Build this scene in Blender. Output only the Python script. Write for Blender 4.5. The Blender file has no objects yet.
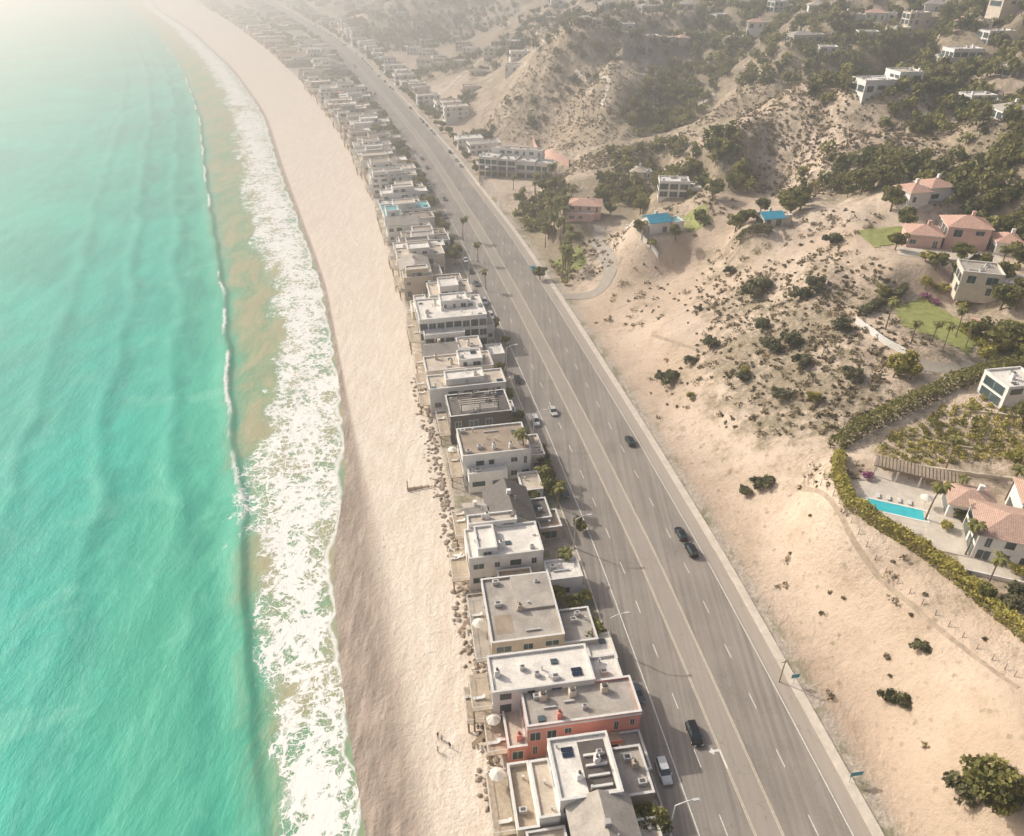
import bpy, math, random
import numpy as np
from mathutils import Vector, Matrix
random.seed(7); rng=np.random.default_rng(7)
sc=bpy.context.scene
sc.view_settings.view_transform='Standard'; sc.view_settings.look='None'; sc.view_settings.exposure=0
# ---------------- camera -----------------
CH=115.0; TH=math.radians(33.4); F=740.0
cd=bpy.data.cameras.new("camera"); cam=bpy.data.objects.new("camera",cd); sc.collection.objects.link(cam)
cam.location=(0,0,CH); cam.rotation_euler=(math.pi/2-TH,0,0)
cd.sensor_fit='HORIZONTAL'; cd.sensor_width=36; cd.lens=F/1024*36; cd.clip_end=20000; cd.clip_start=0.5
sc.camera=cam
cT,sT=math.cos(TH),math.sin(TH)
# survey: bearing -> map position at altitude z (plain photogrammetry, every thing stands at its real ground position)
def W(px,py,z=0.0):
    u=(px-512)/F; v=(418-py)/F
    d=(u,cT+v*sT,-sT+v*cT); t=(z-CH)/d[2]
    return (d[0]*t,d[1]*t)
# ---------------- noise -----------------
_perm=rng.permutation(512); _g=rng.uniform(0,2*np.pi,512)
def gn(x,y,seed=0):
    x=np.asarray(x,float);y=np.asarray(y,float)
    xi=np.floor(x).astype(int); yi=np.floor(y).astype(int); fx=x-xi; fy=y-yi
    def g(ix,iy,dx,dy):
        h=_g[_perm[(_perm[(ix+seed*37)%512]+iy)%512]]
        return np.cos(h)*dx+np.sin(h)*dy
    u=fx*fx*fx*(fx*(fx*6-15)+10); v=fy*fy*fy*(fy*(fy*6-15)+10)
    a=g(xi,yi,fx,fy);b=g(xi+1,yi,fx-1,fy);c=g(xi,yi+1,fx,fy-1);d=g(xi+1,yi+1,fx-1,fy-1)
    return (a+(b-a)*u)+((c+(d-c)*u)-(a+(b-a)*u))*v
def fbm(x,y,o=4,seed=0,gain=.5):
    s=0;a=1
    for i in range(o):
        s=s+a*gn(x*2**i,y*2**i,seed+i); a*=gain
    return s
def sst(a,b,x):
    t=np.clip((x-a)/(b-a),0,1); return t*t*(3-2*t)
# ---------------- coast curves -----------------
class Curve:
    def __init__(s,pts,z,extra=()):
        w=[W(a,b,z) for a,b in pts]+list(extra)
        w=np.array(sorted(w,key=lambda p:p[1]))
        lo=w[0]-(w[1]-w[0])/(w[1][1]-w[0][1])*80
        w=np.vstack([lo,w])
        ly=np.linspace(math.log(12),math.log(12000),1500); yy=np.exp(ly)
        x=np.interp(yy,w[:,1],w[:,0])
        x=np.where(yy<w[0,1],w[0,0]+(yy-w[0,1])*(w[1,0]-w[0,0])/(w[1,1]-w[0,1]),x)
        k=np.exp(-np.linspace(-2,2,61)**2); k/=k.sum()
        sl=x/yy; slp=np.pad(sl,30,mode='edge'); s.s=np.convolve(slp,k,'valid'); s.y=yy
    def __call__(s,Y): return np.interp(Y,s.y,s.s)*Y
FAR=[(-2600,6000),(-5200,12000)]
SEA=-3.0
shore=Curve([(366,836),(350,740),(343,690),(336,620),(332,560),(346,480),(342,400),(332,340),(322,285),(302,230),(278,165),(264,115),(234,72),(192,32),(154,8)],SEA,FAR)
foamL=Curve([(285,836),(280,740),(272,690),(262,620),(250,560),(250,490),(258,440),(278,400),(282,340),(276,290),(252,215),(238,140),(229,100),(203,60),(171,25),(145,8)],SEA,[(-2660,6000),(-5260,12000)])
brk=Curve([(262,836),(250,760),(246,660),(242,600),(240,520),(236,455),(226,400),(228,340),(222,290),(215,240),(205,180),(200,120),(185,75),(155,30),(130,8)],SEA,[(-2750,6000),(-5400,12000)])
wetc=Curve([(448,836),(432,740),(412,640),(394,560),(378,500),(362,450),(350,400),(338,340),(328,285),(308,230),(284,165),(268,115),(238,72),(196,32),(158,8)],-2.5,[(-2590,6000),(-5190,12000)])
front=Curve([(510,836),(497,700),(472,600),(447,480),(418,350),(398,280),(374,200),(350,150),(330,115),(300,80),(262,45),(225,18),(205,8)],-1,[(-2450,6000),(-5000,12000)])
roadR=Curve([(872,836),(796,697),(720,560),(639,425),(560,300),(516,235),(450,150),(404,100),(356,52),(320,28),(285,8)],0,[(-2300,6000),(-4800,12000)])
def rw(Y): return 29.5-4.5*sst(250,600,Y)
def roadL(Y): return roadR(Y)-rw(Y)*1.03
def tang(Y,c=roadR):
    dx=(c(Y+6)-c(Y-6))/12; return math.atan2(1,dx)-math.pi/2   # rotation about z
# ---------------- terrain -----------------
cps=[(1024,836,15),(1024,690,17),(900,800,9),(940,740,12),(900,650,10),(800,600,4),(800,500,9),(850,560,12),(950,620,15),
(900,510,16.5),(1000,540,17),(950,430,20),(1024,450,21),(830,440,15),(700,450,4),(700,380,9),(650,330,7),(750,300,19),(850,350,23),
(940,320,28),(1020,320,30),(985,290,31),(800,250,29),(840,212,36),(945,240,38),(1020,250,39),(770,222,31),(700,250,18),(650,260,12),
(600,290,4),(600,240,9),(585,212,12),(665,225,22),(550,260,2),(545,215,4),(530,190,6),(640,190,14),(680,190,25),(620,170,18),
(720,150,40),(780,115,50),(830,90,60),(900,130,52),(1000,165,52),(925,190,46),(760,175,32),(860,150,46),
(480,128,3),(510,95,22),(545,60,44),(640,55,50),(600,100,31),(680,105,29),(650,125,22),(700,60,45),(760,60,54),(560,130,12),(590,150,14),
(640,20,62),(700,5,70),(955,65,60),(885,85,57),(800,30,66),(900,10,78),(1000,20,80),(1020,100,62),
(520,20,42),(460,55,12),(430,30,14),(420,8,34),(340,20,6),(300,5,8),(390,60,2),(440,100,2),(500,180,3),(520,235,2),(1100,400,30),(1150,600,25),(1150,250,50),(1150,80,80)]
P3=[]
for a,b,z in cps:
    x,y=W(a,b,z); P3.append((x,y,z))
for Y in [40,70,100,140,190,250,330,430,560,700,900,1200,1700,2500]:
    P3.append((float(roadR(Y))+5,Y,0.0))
P3+=[(600,1500,140),(0,1700,90),(-200,2500,120),(900,2500,200),(-1000,4500,120),(0,5000,250),(600,700,110),(900,1000,150),(250,60,35),(400,200,70)]
P3=np.array(P3)
def feat(x,y):
    r=np.sqrt(x*x+y*y)+30; return np.stack([np.arctan2(x,y+30),np.log(r)],-1)
FP=feat(P3[:,0],P3[:,1])
def ker(A,B): 
    d2=((A[:,None,:]-B[None,:,:])**2).sum(-1); return np.sqrt(d2+0.003)
Kc=np.linalg.solve(ker(FP,FP)+np.eye(len(FP))*1e-3,P3[:,2]-20)
pads=[]
def Hh(x,y,usepads=True):
    x=np.atleast_1d(np.asarray(x,float)); y=np.atleast_1d(np.asarray(y,float))
    out=np.zeros_like(x); n=len(x)
    rR=roadR(y)*1.0; rL=roadL(y); fx=front(y); sx=shore(y)
    fx=np.minimum(fx,rL-4)
    land=x>rR
    if land.any():
        xl=x[land]; yl=y[land]; r=np.zeros_like(xl)
        for i in range(0,len(xl),60000):
            r[i:i+60000]=ker(feat(xl[i:i+60000],yl[i:i+60000]),FP)@Kc+20
        t=xl-rR[land]-3.0
        r=np.maximum(r,0.0)+0.0
        nz=fbm(xl/80,yl/80,4,3,.42); wx_=xl+fbm(xl/40,yl/40,2,31)*14; wy_=yl+fbm(xl/40+9,yl/40,2,35)*14
        rd=1-np.abs(fbm(wx_/42+3,wy_/60,3,11,.5))*2.0
        amp=np.clip(r/25,0,1.8); far=sst(230,420,yl)
        r=r+amp*(nz*5.5+ (rd-.5)*(1.8+2.6*far))*sst(5,70,t)+fbm(xl/9,yl/9,3,5)*.5*sst(3,25,t)
        r=np.maximum(r,-.05)*sst(0,22,t)+0.02
        out[land]=np.where(t<0,-.08,r)
    mid=(~land)&(x>=rL); out[mid]=-.08
    m=(x<rL)&(x>=fx); out[m]=(-1+sst(0,1,(x-fx)/(rL-fx))*.92)[m]
    nb=fbm(x/6,y/9,3,8)*.12
    m=(x<fx)&(x>=sx); out[m]=(-3+2*((x-sx)/(fx-sx))**1.0+nb*np.minimum((x-sx)/6,1))[m]
    m=x<sx; out[m]=np.maximum(-3-.07*(sx-x),-12)[m]
    if usepads:
        for (cx,cy,r0,r1,pz) in pads:
            d=np.hypot(x-cx,y-cy); k=(d<r1)&(x>rR+3)
            if k.any():
                w=1-sst(r0,r1,d[k]); out[k]=out[k]*(1-w)+pz*w
    return out
TS=np.exp(np.linspace(math.log(60),math.log(6000),2500))
def S(px,py):   # survey point on the terrain
    u=(px-512)/F; v=(418-py)/F
    d=np.array([u,cT+v*sT,-sT+v*cT]); d/=np.linalg.norm(d)
    x=d[0]*TS;y=d[1]*TS;z=CH+d[2]*TS
    h=Hh(x,y); k=np.argmax(z<h)
    if not (z<h).any(): k=len(TS)-1
    return float(x[k]),float(y[k]),float(h[k])
def hz(x,y): return float(Hh(x,y)[0])
for a,b,r0,r1 in [(1010,535,16,28),(905,500,13,22),(945,245,20,34),(985,290,9,16),(935,322,12,22),(585,215,9,18),(662,228,9,18),(677,192,8,16),(770,222,7,14),
   (955,68,16,30),(885,88,14,26),(660,42,14,26),(522,178,20,34),(925,196,10,18),(560,160,8,16)]:
    x,y,z=S(a,b); pads.append((x,y,r0,r1,z))
HILLH=[(805,42,9),(850,22,10),(700,40,8),(1015,398,7),(1000,45,10),(760,28,8),(920,25,9),(735,45,8),(830,60,7),(980,110,8),(880,20,8),(940,12,9),(690,10,9),(780,12,8),(480,75,8),(620,30,9),(720,25,7),(1016,75,8),(640,178,5),(590,25,9),(545,22,9),(870,45,8),
 (900,40,8),(650,12,8),(820,12,8),(1010,8,9),(970,30,8),(500,45,8),(460,40,8),(560,8,9),(610,8,9),(430,55,8),(1015,120,7),(745,8,8)]
HP=[]
for a,b,w_ in HILLH:
    x,y,z=S(a,b); HP.append((x,y,z,w_)); pads.append((x,y,w_+2,w_*2+6,z))
# ---------------- node helpers -----------------
class G:
    def __init__(s,nt): s.nt=nt
    def n(s,t,ins=None,**kw):
        nd=s.nt.nodes.new(t)
        for k,v in kw.items(): setattr(nd,k,v)
        for k,v in (ins or {}).items():
            if isinstance(v,bpy.types.NodeSocket): s.nt.links.new(v,nd.inputs[k])
            else: nd.inputs[k].default_value=v
        return nd
    def m(s,op,a,b=0.0,c=0.0,clamp=False):
        nd=s.n('ShaderNodeMath',{0:a,1:b,2:c},operation=op); nd.use_clamp=clamp; return nd.outputs[0]
    def mr(s,x,a,b,c=0.0,d=1.0,smooth=True):
        nd=s.n('ShaderNodeMapRange',{0:x,1:a,2:b,3:c,4:d}); nd.interpolation_type='SMOOTHSTEP' if smooth else 'LINEAR'; return nd.outputs[0]
    def mix(s,f,a,b,mode='MIX'):
        nd=s.nt.nodes.new('ShaderNodeMix'); nd.data_type='RGBA'; nd.blend_type=mode
        for i,v in ((0,f),(6,a),(7,b)):
            if isinstance(v,bpy.types.NodeSocket): s.nt.links.new(v,nd.inputs[i])
            else: nd.inputs[i].default_value=v if i==0 else (tuple(v)+(1,) if len(v)==3 else v)
        return nd.outputs[2]
    def attr(s,name): return s.n('ShaderNodeAttribute',attribute_name=name)
    def noise(s,vec,scale,detail=4,rough=.55,dist=0):
        return s.n('ShaderNodeTexNoise',{'Vector':vec,'Scale':scale,'Detail':detail,'Roughness':rough,'Distortion':dist}).outputs[0]
def newmat(name):
    m=bpy.data.materials.new(name); m.use_nodes=True; nt=m.node_tree; nt.nodes.clear(); g=G(nt)
    out=g.n('ShaderNodeOutputMaterial'); bs=g.n('ShaderNodeBsdfPrincipled'); nt.links.new(bs.outputs[0],out.inputs[0])
    g.pos=g.n('ShaderNodeNewGeometry').outputs['Position']; g.bs=bs
    return m,g
def simple(name,c,rough=.8,var=.25,scale=.6,bump=0.0,metal=0,spec=.3):
    m,g=newmat(name); n1=g.noise(g.pos,scale,5,.6)
    n2=g.noise(g.pos,scale*7,3,.6)
    f=g.m('ADD',g.m('MULTIPLY',n1,.6),g.m('MULTIPLY',n2,.4))
    f=g.mr(f,.3,.7,0,1)
    a=tuple(x*(1-var) for x in c); b=tuple(min(.92,x*(1+var*.6)) for x in c)
    col=g.mix(f,a,b)
    g.nt.links.new(col,g.bs.inputs['Base Color']); g.bs.inputs['Roughness'].default_value=rough; g.bs.inputs['Metallic'].default_value=metal
    g.bs.inputs['Specular IOR Level'].default_value=spec
    if bump:
        bp=g.n('ShaderNodeBump',{'Height':n2,'Strength':bump,'Distance':.1}); g.nt.links.new(bp.outputs[0],g.bs.inputs['Normal'])
    return m
def L(g,a,b): g.nt.links.new(a,b)
M={}
M['white']=simple('white_stucco',(.82,.78,.72),var=.12)
M['cream']=simple('cream_stucco',(.72,.62,.49),var=.15)
M['beige']=simple('beige_stucco',(.58,.47,.36),var=.15)
M['greyw']=simple('grey_siding',(.42,.39,.36),var=.2)
M['dark']=simple('dark_wall',(.12,.10,.09),var=.3)
M['coral']=simple('coral_stucco',(.76,.32,.25),var=.12)
M['pinkw']=simple('pink_stucco',(.74,.48,.40),var=.12)
M['wood']=simple('weathered_wood',(.34,.25,.17),var=.4,scale=2)
M['rwhite']=simple('white_roof_membrane',(.76,.70,.62),var=.25,scale=.35,bump=.2)
M['rgrey']=simple('grey_gravel_roof',(.43,.38,.325),var=.28,scale=.35,bump=.5)
M['rtan']=simple('tan_gravel_roof',(.58,.49,.39),var=.26,scale=.35,bump=.5)
M['rbrown']=simple('brown_roof',(.36,.28,.21),var=.28,scale=.35,bump=.5)
M['rdark']=simple('dark_shingle',(.17,.15,.135),var=.35,scale=1.5,bump=.5)
M['rteal']=simple('teal_roof',(.18,.42,.44),var=.2)
M['rblue']=simple('blue_roof',(.05,.36,.50),var=.2)
M['rpink']=simple('pink_tile_roof',(.60,.37,.28),var=.35,scale=1.5,bump=.5)
def tile(name,c):
    m,g=newmat(name)
    tc=g.n('ShaderNodeTexCoord').outputs['Object']
    w=g.n('ShaderNodeTexWave',{'Vector':tc,'Scale':1.1,'Distortion':.6,'Detail':2}); w.bands_direction='X'
    w2=g.n('ShaderNodeTexWave',{'Vector':tc,'Scale':.9,'Distortion':.6,'Detail':2}); w2.bands_direction='Y'
    n=g.noise(g.pos,1.8,5,.7); f=g.m('ADD',g.m('MULTIPLY',w.outputs[1],.25),g.m('ADD',g.m('MULTIPLY',w2.outputs[1],.2),g.m('MULTIPLY',n,.7)))
    L(g,g.mix(g.mr(f,.3,.8),tuple(x*.5 for x in c),tuple(x*1.3 for x in c)),g.bs.inputs['Base Color']); g.bs.inputs['Roughness'].default_value=.85
    return m
M['rtile']=tile('terracotta_tile',(.50,.33,.25))
M['glass']=simple('window_glass',(.07,.10,.105),rough=.1,var=.5,scale=.3,spec=.6)
M['frame']=simple('window_frame',(.68,.65,.6),var=.1)
M['metal']=simple('galvanised_metal',(.60,.59,.56),rough=.5,metal=.2,var=.15)
M['deck']=simple('deck_boards',(.48,.39,.29),var=.3,scale=1.5)
M['door']=simple('door_paint',(.22,.15,.10),var=.3)
M['rock']=simple('rock',(.36,.29,.22),var=.45,scale=1.2,bump=.6)
M['conc']=simple('concrete',(.64,.56,.46),var=.2,scale=.5,bump=.2)
M['pool']=simple('pool_water',(.06,.52,.55),rough=.1,var=.15,spec=.4)
M['lawn']=simple('lawn_grass',(.30,.31,.10),var=.45,scale=.5,bump=.6)
M['path']=simple('dirt_path',(.40,.31,.225),var=.4,scale=1)
M['drive']=simple('driveway_asphalt',(.38,.33,.27),var=.2,scale=.6)
M['trunk']=simple('bark',(.22,.16,.11),var=.4,scale=2)
M['canvas']=simple('umbrella_canvas',(.75,.68,.58),var=.1)
M['skin']=simple('skin',(.5,.3,.2),var=.05); M['shirt']=simple('shirt_cloth',(.25,.1,.1),var=.1); M['short']=simple('shorts_cloth',(.03,.04,.08),var=.1); M['hair']=simple('hair',(.03,.02,.015),var=.1)
M['solar']=simple('solar_panel',(.02,.03,.06),rough=.2,var=.3)
M['sgreen']=simple('sign_blue_green',(.08,.32,.38),rough=.5,var=.05)
M['bougain']=simple('bougainvillea_flowers',(.40,.14,.26),var=.4,scale=2)
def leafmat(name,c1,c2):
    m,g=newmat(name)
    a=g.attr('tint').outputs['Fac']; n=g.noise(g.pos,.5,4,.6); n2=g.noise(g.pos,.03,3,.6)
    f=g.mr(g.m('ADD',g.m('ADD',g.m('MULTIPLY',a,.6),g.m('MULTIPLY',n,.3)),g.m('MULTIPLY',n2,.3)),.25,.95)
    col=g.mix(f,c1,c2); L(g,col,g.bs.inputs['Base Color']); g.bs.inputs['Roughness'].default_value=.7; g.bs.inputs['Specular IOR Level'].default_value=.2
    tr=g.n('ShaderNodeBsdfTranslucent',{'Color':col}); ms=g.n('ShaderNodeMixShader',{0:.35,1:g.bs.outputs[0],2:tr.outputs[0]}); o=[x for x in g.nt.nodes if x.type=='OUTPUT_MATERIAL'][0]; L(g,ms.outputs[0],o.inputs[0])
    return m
M['leaf']=leafmat('tree_foliage',(.085,.095,.035),(.34,.31,.10))
M['leafy']=leafmat('yellow_green_foliage',(.22,.21,.05),(.58,.50,.15))
M['leafd']=leafmat('dark_foliage',(.08,.088,.05),(.28,.26,.135))
M['scrub']=leafmat('scrub_foliage',(.15,.125,.075),(.40,.32,.195))
# ---------------- ground material -----------------
def ground_mat():
    m,g=newmat('coastal_ground')
    beach=g.attr('beach').outputs['Fac']; wet=g.attr('wet').outputs['Fac']; veg=g.attr('veg').outputs['Fac']; town=g.attr('town').outputs['Fac']
    n1=g.noise(g.pos,.02,6,.6,.4); n2=g.noise(g.pos,.14,6,.65); n3=g.noise(g.pos,1.1,5,.7); n4=g.noise(g.pos,.45,5,.7)
    soil=g.mix(g.mr(n1,.35,.65),(.53,.405,.30),(.66,.53,.41))
    soil=g.mix(g.m('MULTIPLY',g.mr(n2,.42,.72),.65),soil,(.45,.34,.24))
    soil=g.mix(g.m('MULTIPLY',g.mr(n3,.5,.72),.5),soil,(.37,.28,.195))
    vm=g.m('ADD',veg,g.m('MULTIPLY',g.m('SUBTRACT',n2,.5),1.2))
    vm=g.m('ADD',vm,g.m('MULTIPLY',g.m('SUBTRACT',n4,.5),1.6))
    scr=g.mix(g.mr(n3,.35,.65),(.17,.14,.085),(.38,.31,.215))
    soil=g.mix(g.m('MULTIPLY',g.mr(vm,.2,.75),.85),soil,scr)
    v=g.n('ShaderNodeTexVoronoi',{'Vector':g.pos,'Scale':.5,'Randomness':1.0}); tuft=g.m('MULTIPLY',g.mr(v.outputs['Distance'],.14,.36,1,0),g.mr(n4,.47,.6))
    soil=g.mix(g.m('MULTIPLY',tuft,.6),soil,(.25,.195,.12))
    st=g.n('ShaderNodeMapping',{'Vector':g.pos,'Scale':(.9,.12,1),'Rotation':(0,0,-.2)}).outputs[0]
    ns=g.noise(st,.9,5,.6); nf=g.noise(g.pos,1.5,6,.75)
    sand=g.mix(g.mr(ns,.35,.7),(.72,.605,.485),(.82,.715,.60))
    sand=g.mix(g.m('MULTIPLY',g.mr(nf,.48,.66),.42),sand,(.58,.465,.355))
    wn=g.m('ADD',wet,g.m('MULTIPLY',g.m('SUBTRACT',ns,.5),.8))
    wets=g.mix(g.mr(ns,.3,.75),(.27,.21,.165),(.52,.415,.33))
    wf=g.mr(wn,.0,.5)
    sand=g.mix(wf,sand,wets)
    tw=g.mix(g.mr(n3,.4,.65),(.40,.34,.275),(.56,.48,.39))
    tw=g.mix(g.m('MULTIPLY',g.mr(n2,.5,.58),.65),tw,(.20,.19,.10))
    c=g.mix(town,soil,tw); c=g.mix(beach,c,sand)
    L(g,c,g.bs.inputs['Base Color'])
    r=g.m('SUBTRACT',.95,g.m('MULTIPLY',g.m('MULTIPLY',wf,beach),.4)); L(g,r,g.bs.inputs['Roughness']); g.bs.inputs['Specular IOR Level'].default_value=.2
    bp=g.n('ShaderNodeBump',{'Height':g.m('ADD',n3,g.m('ADD',g.m('MULTIPLY',nf,.6),g.m('MULTIPLY',n4,1.5))),'Strength':.6,'Distance':.6}); L(g,bp.outputs[0],g.bs.inputs['Normal'])
    return m
def gridmesh(name,X,Y,Z,mat,attrs,smooth=True):
    nr,nc=X.shape
    me=bpy.data.meshes.new(name); v=np.stack([X,Y,Z],-1).reshape(-1,3).astype(np.float32)
    idx=np.arange(nr*nc).reshape(nr,nc); q=np.stack([idx[:-1,:-1],idx[:-1,1:],idx[1:,1:],idx[1:,:-1]],-1).reshape(-1,4)
    me.vertices.add(len(v)); me.vertices.foreach_set('co',v.ravel())
    me.loops.add(q.size); me.loops.foreach_set('vertex_index',q.ravel().astype(np.int32))
    me.polygons.add(len(q)); me.polygons.foreach_set('loop_start',np.arange(0,q.size,4,dtype=np.int32)); 
    me.polygons.foreach_set('use_smooth',np.full(len(q),smooth))
    me.update(calc_edges=True)
    for k,a in attrs.items():
        at=me.attributes.new(k,'FLOAT','POINT'); at.data.foreach_set('value',a.ravel().astype(np.float32))
    me.materials.append(mat); ob=bpy.data.objects.new(name,me); sc.collection.objects.link(ob); return ob
vegb=[(540,235,32,1.2),(560,200,25,1),(640,205,30,.9),(700,190,30,.9),(560,240,22,1.1),(540,270,16,.9),(700,60,45,1),(690,95,40,1),(655,125,35,1),(740,20,70,.9),(850,50,60,.9),(930,40,60,.8),
(1000,60,50,.9),(1010,140,35,.8),(970,110,25,.7),(860,190,20,.7),(780,340,24,.75),(800,390,20,.75),(740,300,14,.6),(840,400,14,.7),(610,150,30,.8),(590,160,20,.6),(860,300,14,.6),(520,120,16,.5),
(740,250,18,.5),(830,270,15,.5),(650,150,25,.7),(730,110,22,.6),(790,95,20,.5),(640,190,20,.7),(470,60,50,.6),(430,80,30,.6),(400,30,120,.6),(960,350,20,.6),(980,200,22,.7),(590,20,50,.5),(830,470,8,.5),
(955,430,18,.4),(1000,470,14,.5),(980,560,14,.6),(900,520,8,.5),(950,160,30,.6),(880,120,25,.5),(620,90,25,.5),(1000,300,14,.7),(640,310,14,.35),(590,270,12,.6),(770,360,26,.7)]
VB=[]
for a,b,r,s in vegb:
    x,y,z=S(a,b); VB.append((x,y,r,s))
def vegf(x,y):
    o=np.zeros_like(x)
    for cx,cy,r,s in VB: o=np.maximum(o,s*np.exp(-((x-cx)**2+(y-cy)**2)/(r*r)))
    o=np.maximum(o,(.52+.55*np.clip(fbm(x/60,y/60,3,21)+.1,0,1))*sst(230,380,y)*sst(10,60,x-roadR(y)))
    return np.clip(o,0,1.2)
rows=np.exp(np.linspace(math.log(22),math.log(11000),680))
cols=np.linspace(-1,1,860); 
Yg=np.repeat(rows[:,None],len(cols),1); Xg=(cols[None,:]*1.45+.28)*(Yg*.85+40)
hx=Hh(Xg.ravel(),Yg.ravel()).reshape(Xg.shape)
sx=shore(Yg);fx=np.minimum(front(Yg),roadL(Yg)-4);wx=wetc(Yg)
wet=1-np.clip((Xg-sx)/np.maximum(wx-sx,2),0,1.3)
beach=1-sst(-1,1.5,Xg-fx)
town=sst(-1,1,Xg-fx)*(1-sst(0,3,Xg-roadR(Yg)-3))
gob=gridmesh('ground',Xg,Yg,hx,ground_mat(),{'beach':beach,'wet':wet,'veg':vegf(Xg,Yg),'town':town})
# ---------------- sea -----------------
def sea_mat():
    m,g=newmat('sea_water')
    ff=g.attr('ff').outputs['Fac']; br=g.attr('br').outputs['Fac']; ds=g.attr('ds').outputs['Fac']; yn=g.attr('yn').outputs['Fac']
    mp=g.n('ShaderNodeMapping',{'Vector':g.pos,'Rotation':(0,0,.15),'Scale':(1,.45,1)}).outputs[0]
    n1=g.noise(g.pos,.018,5,.6,.6); n2=g.noise(mp,.10,6,.65,.5); n3=g.noise(mp,.9,5,.65,.3)
    c=g.mix(g.mr(n1,.3,.7),(.0,.33,.255),(.0,.46,.34))
    c=g.mix(g.m('MULTIPLY',g.mr(n2,.45,.7),.4),c,(.0,.28,.23))
    c=g.mix(g.m('MULTIPLY',g.mr(n3,.5,.75),.4),c,(.015,.57,.44))
    nd=g.m('ADD',ds,g.m('MULTIPLY',g.m('SUBTRACT',n2,.5),26))
    c=g.mix(g.mr(nd,24,75,.75,0),c,(.09,.42,.27))
    # long swell lines parallel to the shore
    sw=g.m('SINE',g.m('ADD',g.m('MULTIPLY',br,.27),g.m('MULTIPLY',n1,9.0)))
    swf=g.m('MULTIPLY',g.m('MULTIPLY',g.mr(sw,.35,1.0),g.mr(n2,.35,.6)),g.m('MULTIPLY',g.mr(br,-95,-25,0,.38),g.mr(br,-6,-2,1,0)))
    c=g.mix(swf,c,(.0,.22,.17))
    wz=g.m('MULTIPLY',g.mr(g.noise(g.pos,.045,5,.6,1.5),.52,.68),g.mr(ds,20,110,.45,.1)); c=g.mix(wz,c,(.20,.56,.42))
    nb=g.m('ADD',br,g.m('MULTIPLY',g.m('SUBTRACT',n2,.5),14))
    ch=g.mr(nb,-4,8,0,1)
    chc=g.mix(g.mr(n2,.36,.64),(.20,.33,.18),(.45,.36,.21))
    chc=g.mix(g.m('MULTIPLY',g.mr(n3,.5,.7),.4),chc,(.60,.53,.37))
    c=g.mix(g.m('MULTIPLY',ch,.85),c,chc)
    c=g.mix(g.m('MULTIPLY',g.m('MULTIPLY',g.mr(br,-.5,.5,0,1),g.mr(br,1.2,2.8,1,0)),.5),c,(.06,.25,.17))
    dn=g.n('ShaderNodeTexNoise',{'Vector':g.pos,'Scale':.22,'Detail':4}).outputs['Color']
    wv=g.n('ShaderNodeVectorMath',{0:g.pos,1:g.n('ShaderNodeVectorMath',{0:dn,3:8.0},operation='SCALE').outputs[0]},operation='ADD').outputs[0]
    v1=g.n('ShaderNodeTexVoronoi',{'Vector':wv,'Scale':.36},feature='DISTANCE_TO_EDGE').outputs[0]
    v2=g.n('ShaderNodeTexVoronoi',{'Vector':wv,'Scale':1.1},feature='DISTANCE_TO_EDGE').outputs[0]
    prof=g.m('MULTIPLY',g.mr(ff,-.02,.10,0,1),g.mr(g.m('ADD',ff,g.m('MULTIPLY',g.m('SUBTRACT',n2,.5),1.9)),.5,1.2,1,0))
    hf=g.m('ADD',g.m('MULTIPLY',g.noise(g.pos,.13,6,.65,1.2),.72),g.m('MULTIPLY',g.noise(g.pos,.9,4,.7),.28))
    hf=g.m('ADD',hf,g.mr(ff,.1,.4,-.04,.03))
    w=g.m('MULTIPLY',prof,g.mr(hf,.38,.64,.04,.5))
    lace=g.m('MAXIMUM',g.m('SUBTRACT',1,g.m('DIVIDE',v1,g.m('ADD',w,.0001)),clamp=True),g.m('MULTIPLY',g.m('SUBTRACT',1,g.m('DIVIDE',v2,g.m('ADD',g.m('MULTIPLY',w,.7),.0001)),clamp=True),.85))
    lace=g.mr(lace,.02,.6)
    solid=g.m('MULTIPLY',prof,g.mr(hf,.51,.62,0,.9))
    foam=g.m('MULTIPLY',g.m('MAXIMUM',lace,solid),g.mr(prof,.02,.25))
    swash=g.mr(g.m('ABSOLUTE',g.m('SUBTRACT',ff,.04)),.0,.05,.8,0)
    foam=g.m('MAXIMUM',foam,swash)
    ng=g.noise(g.pos,.03,3,.5); gate=g.m('MULTIPLY',g.mr(ng,.47,.55),g.mr(yn,.21,.26)); cr=g.mr(g.m('ABSOLUTE',g.m('ADD',br,g.m('MULTIPLY',g.m('SUBTRACT',n3,.5),3.0))),.1,1.0,.95,0)
    foam=g.m('MAXIMUM',foam,g.m('MULTIPLY',cr,gate))
    c=g.mix(foam,c,(.84,.81,.75))
    L(g,c,g.bs.inputs['Base Color']); L(g,g.mr(foam,0,1,.42,.9),g.bs.inputs['Roughness']); L(g,g.mr(foam,0,1,.10,.05),g.bs.inputs['Specular IOR Level'])
    h=g.m('ADD',g.m('MULTIPLY',n2,1.2),g.m('ADD',g.m('MULTIPLY',n3,.45),g.m('MULTIPLY',foam,.3)))
    bp=g.n('ShaderNodeBump',{'Height':h,'Strength':.5,'Distance':.6}); L(g,bp.outputs[0],g.bs.inputs['Normal'])
    return m
rows=np.exp(np.linspace(math.log(22),math.log(11500),620)); q=np.linspace(0,1,420)**2
Yg=np.repeat(rows[:,None],len(q),1); sxx=shore(Yg); span=Yg*1.3+260
Xg=sxx+4-span*q[None,:]
bd=Xg-(brk(Yg)+fbm(Yg/25,Yg*0,2,4)*2.2)
fw=np.maximum(sxx-foamL(Yg),1); wob=fbm(Yg/16,Yg*0+2,4,6,.6)*3.0
ff=(sxx-Xg+wob)/fw
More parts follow.
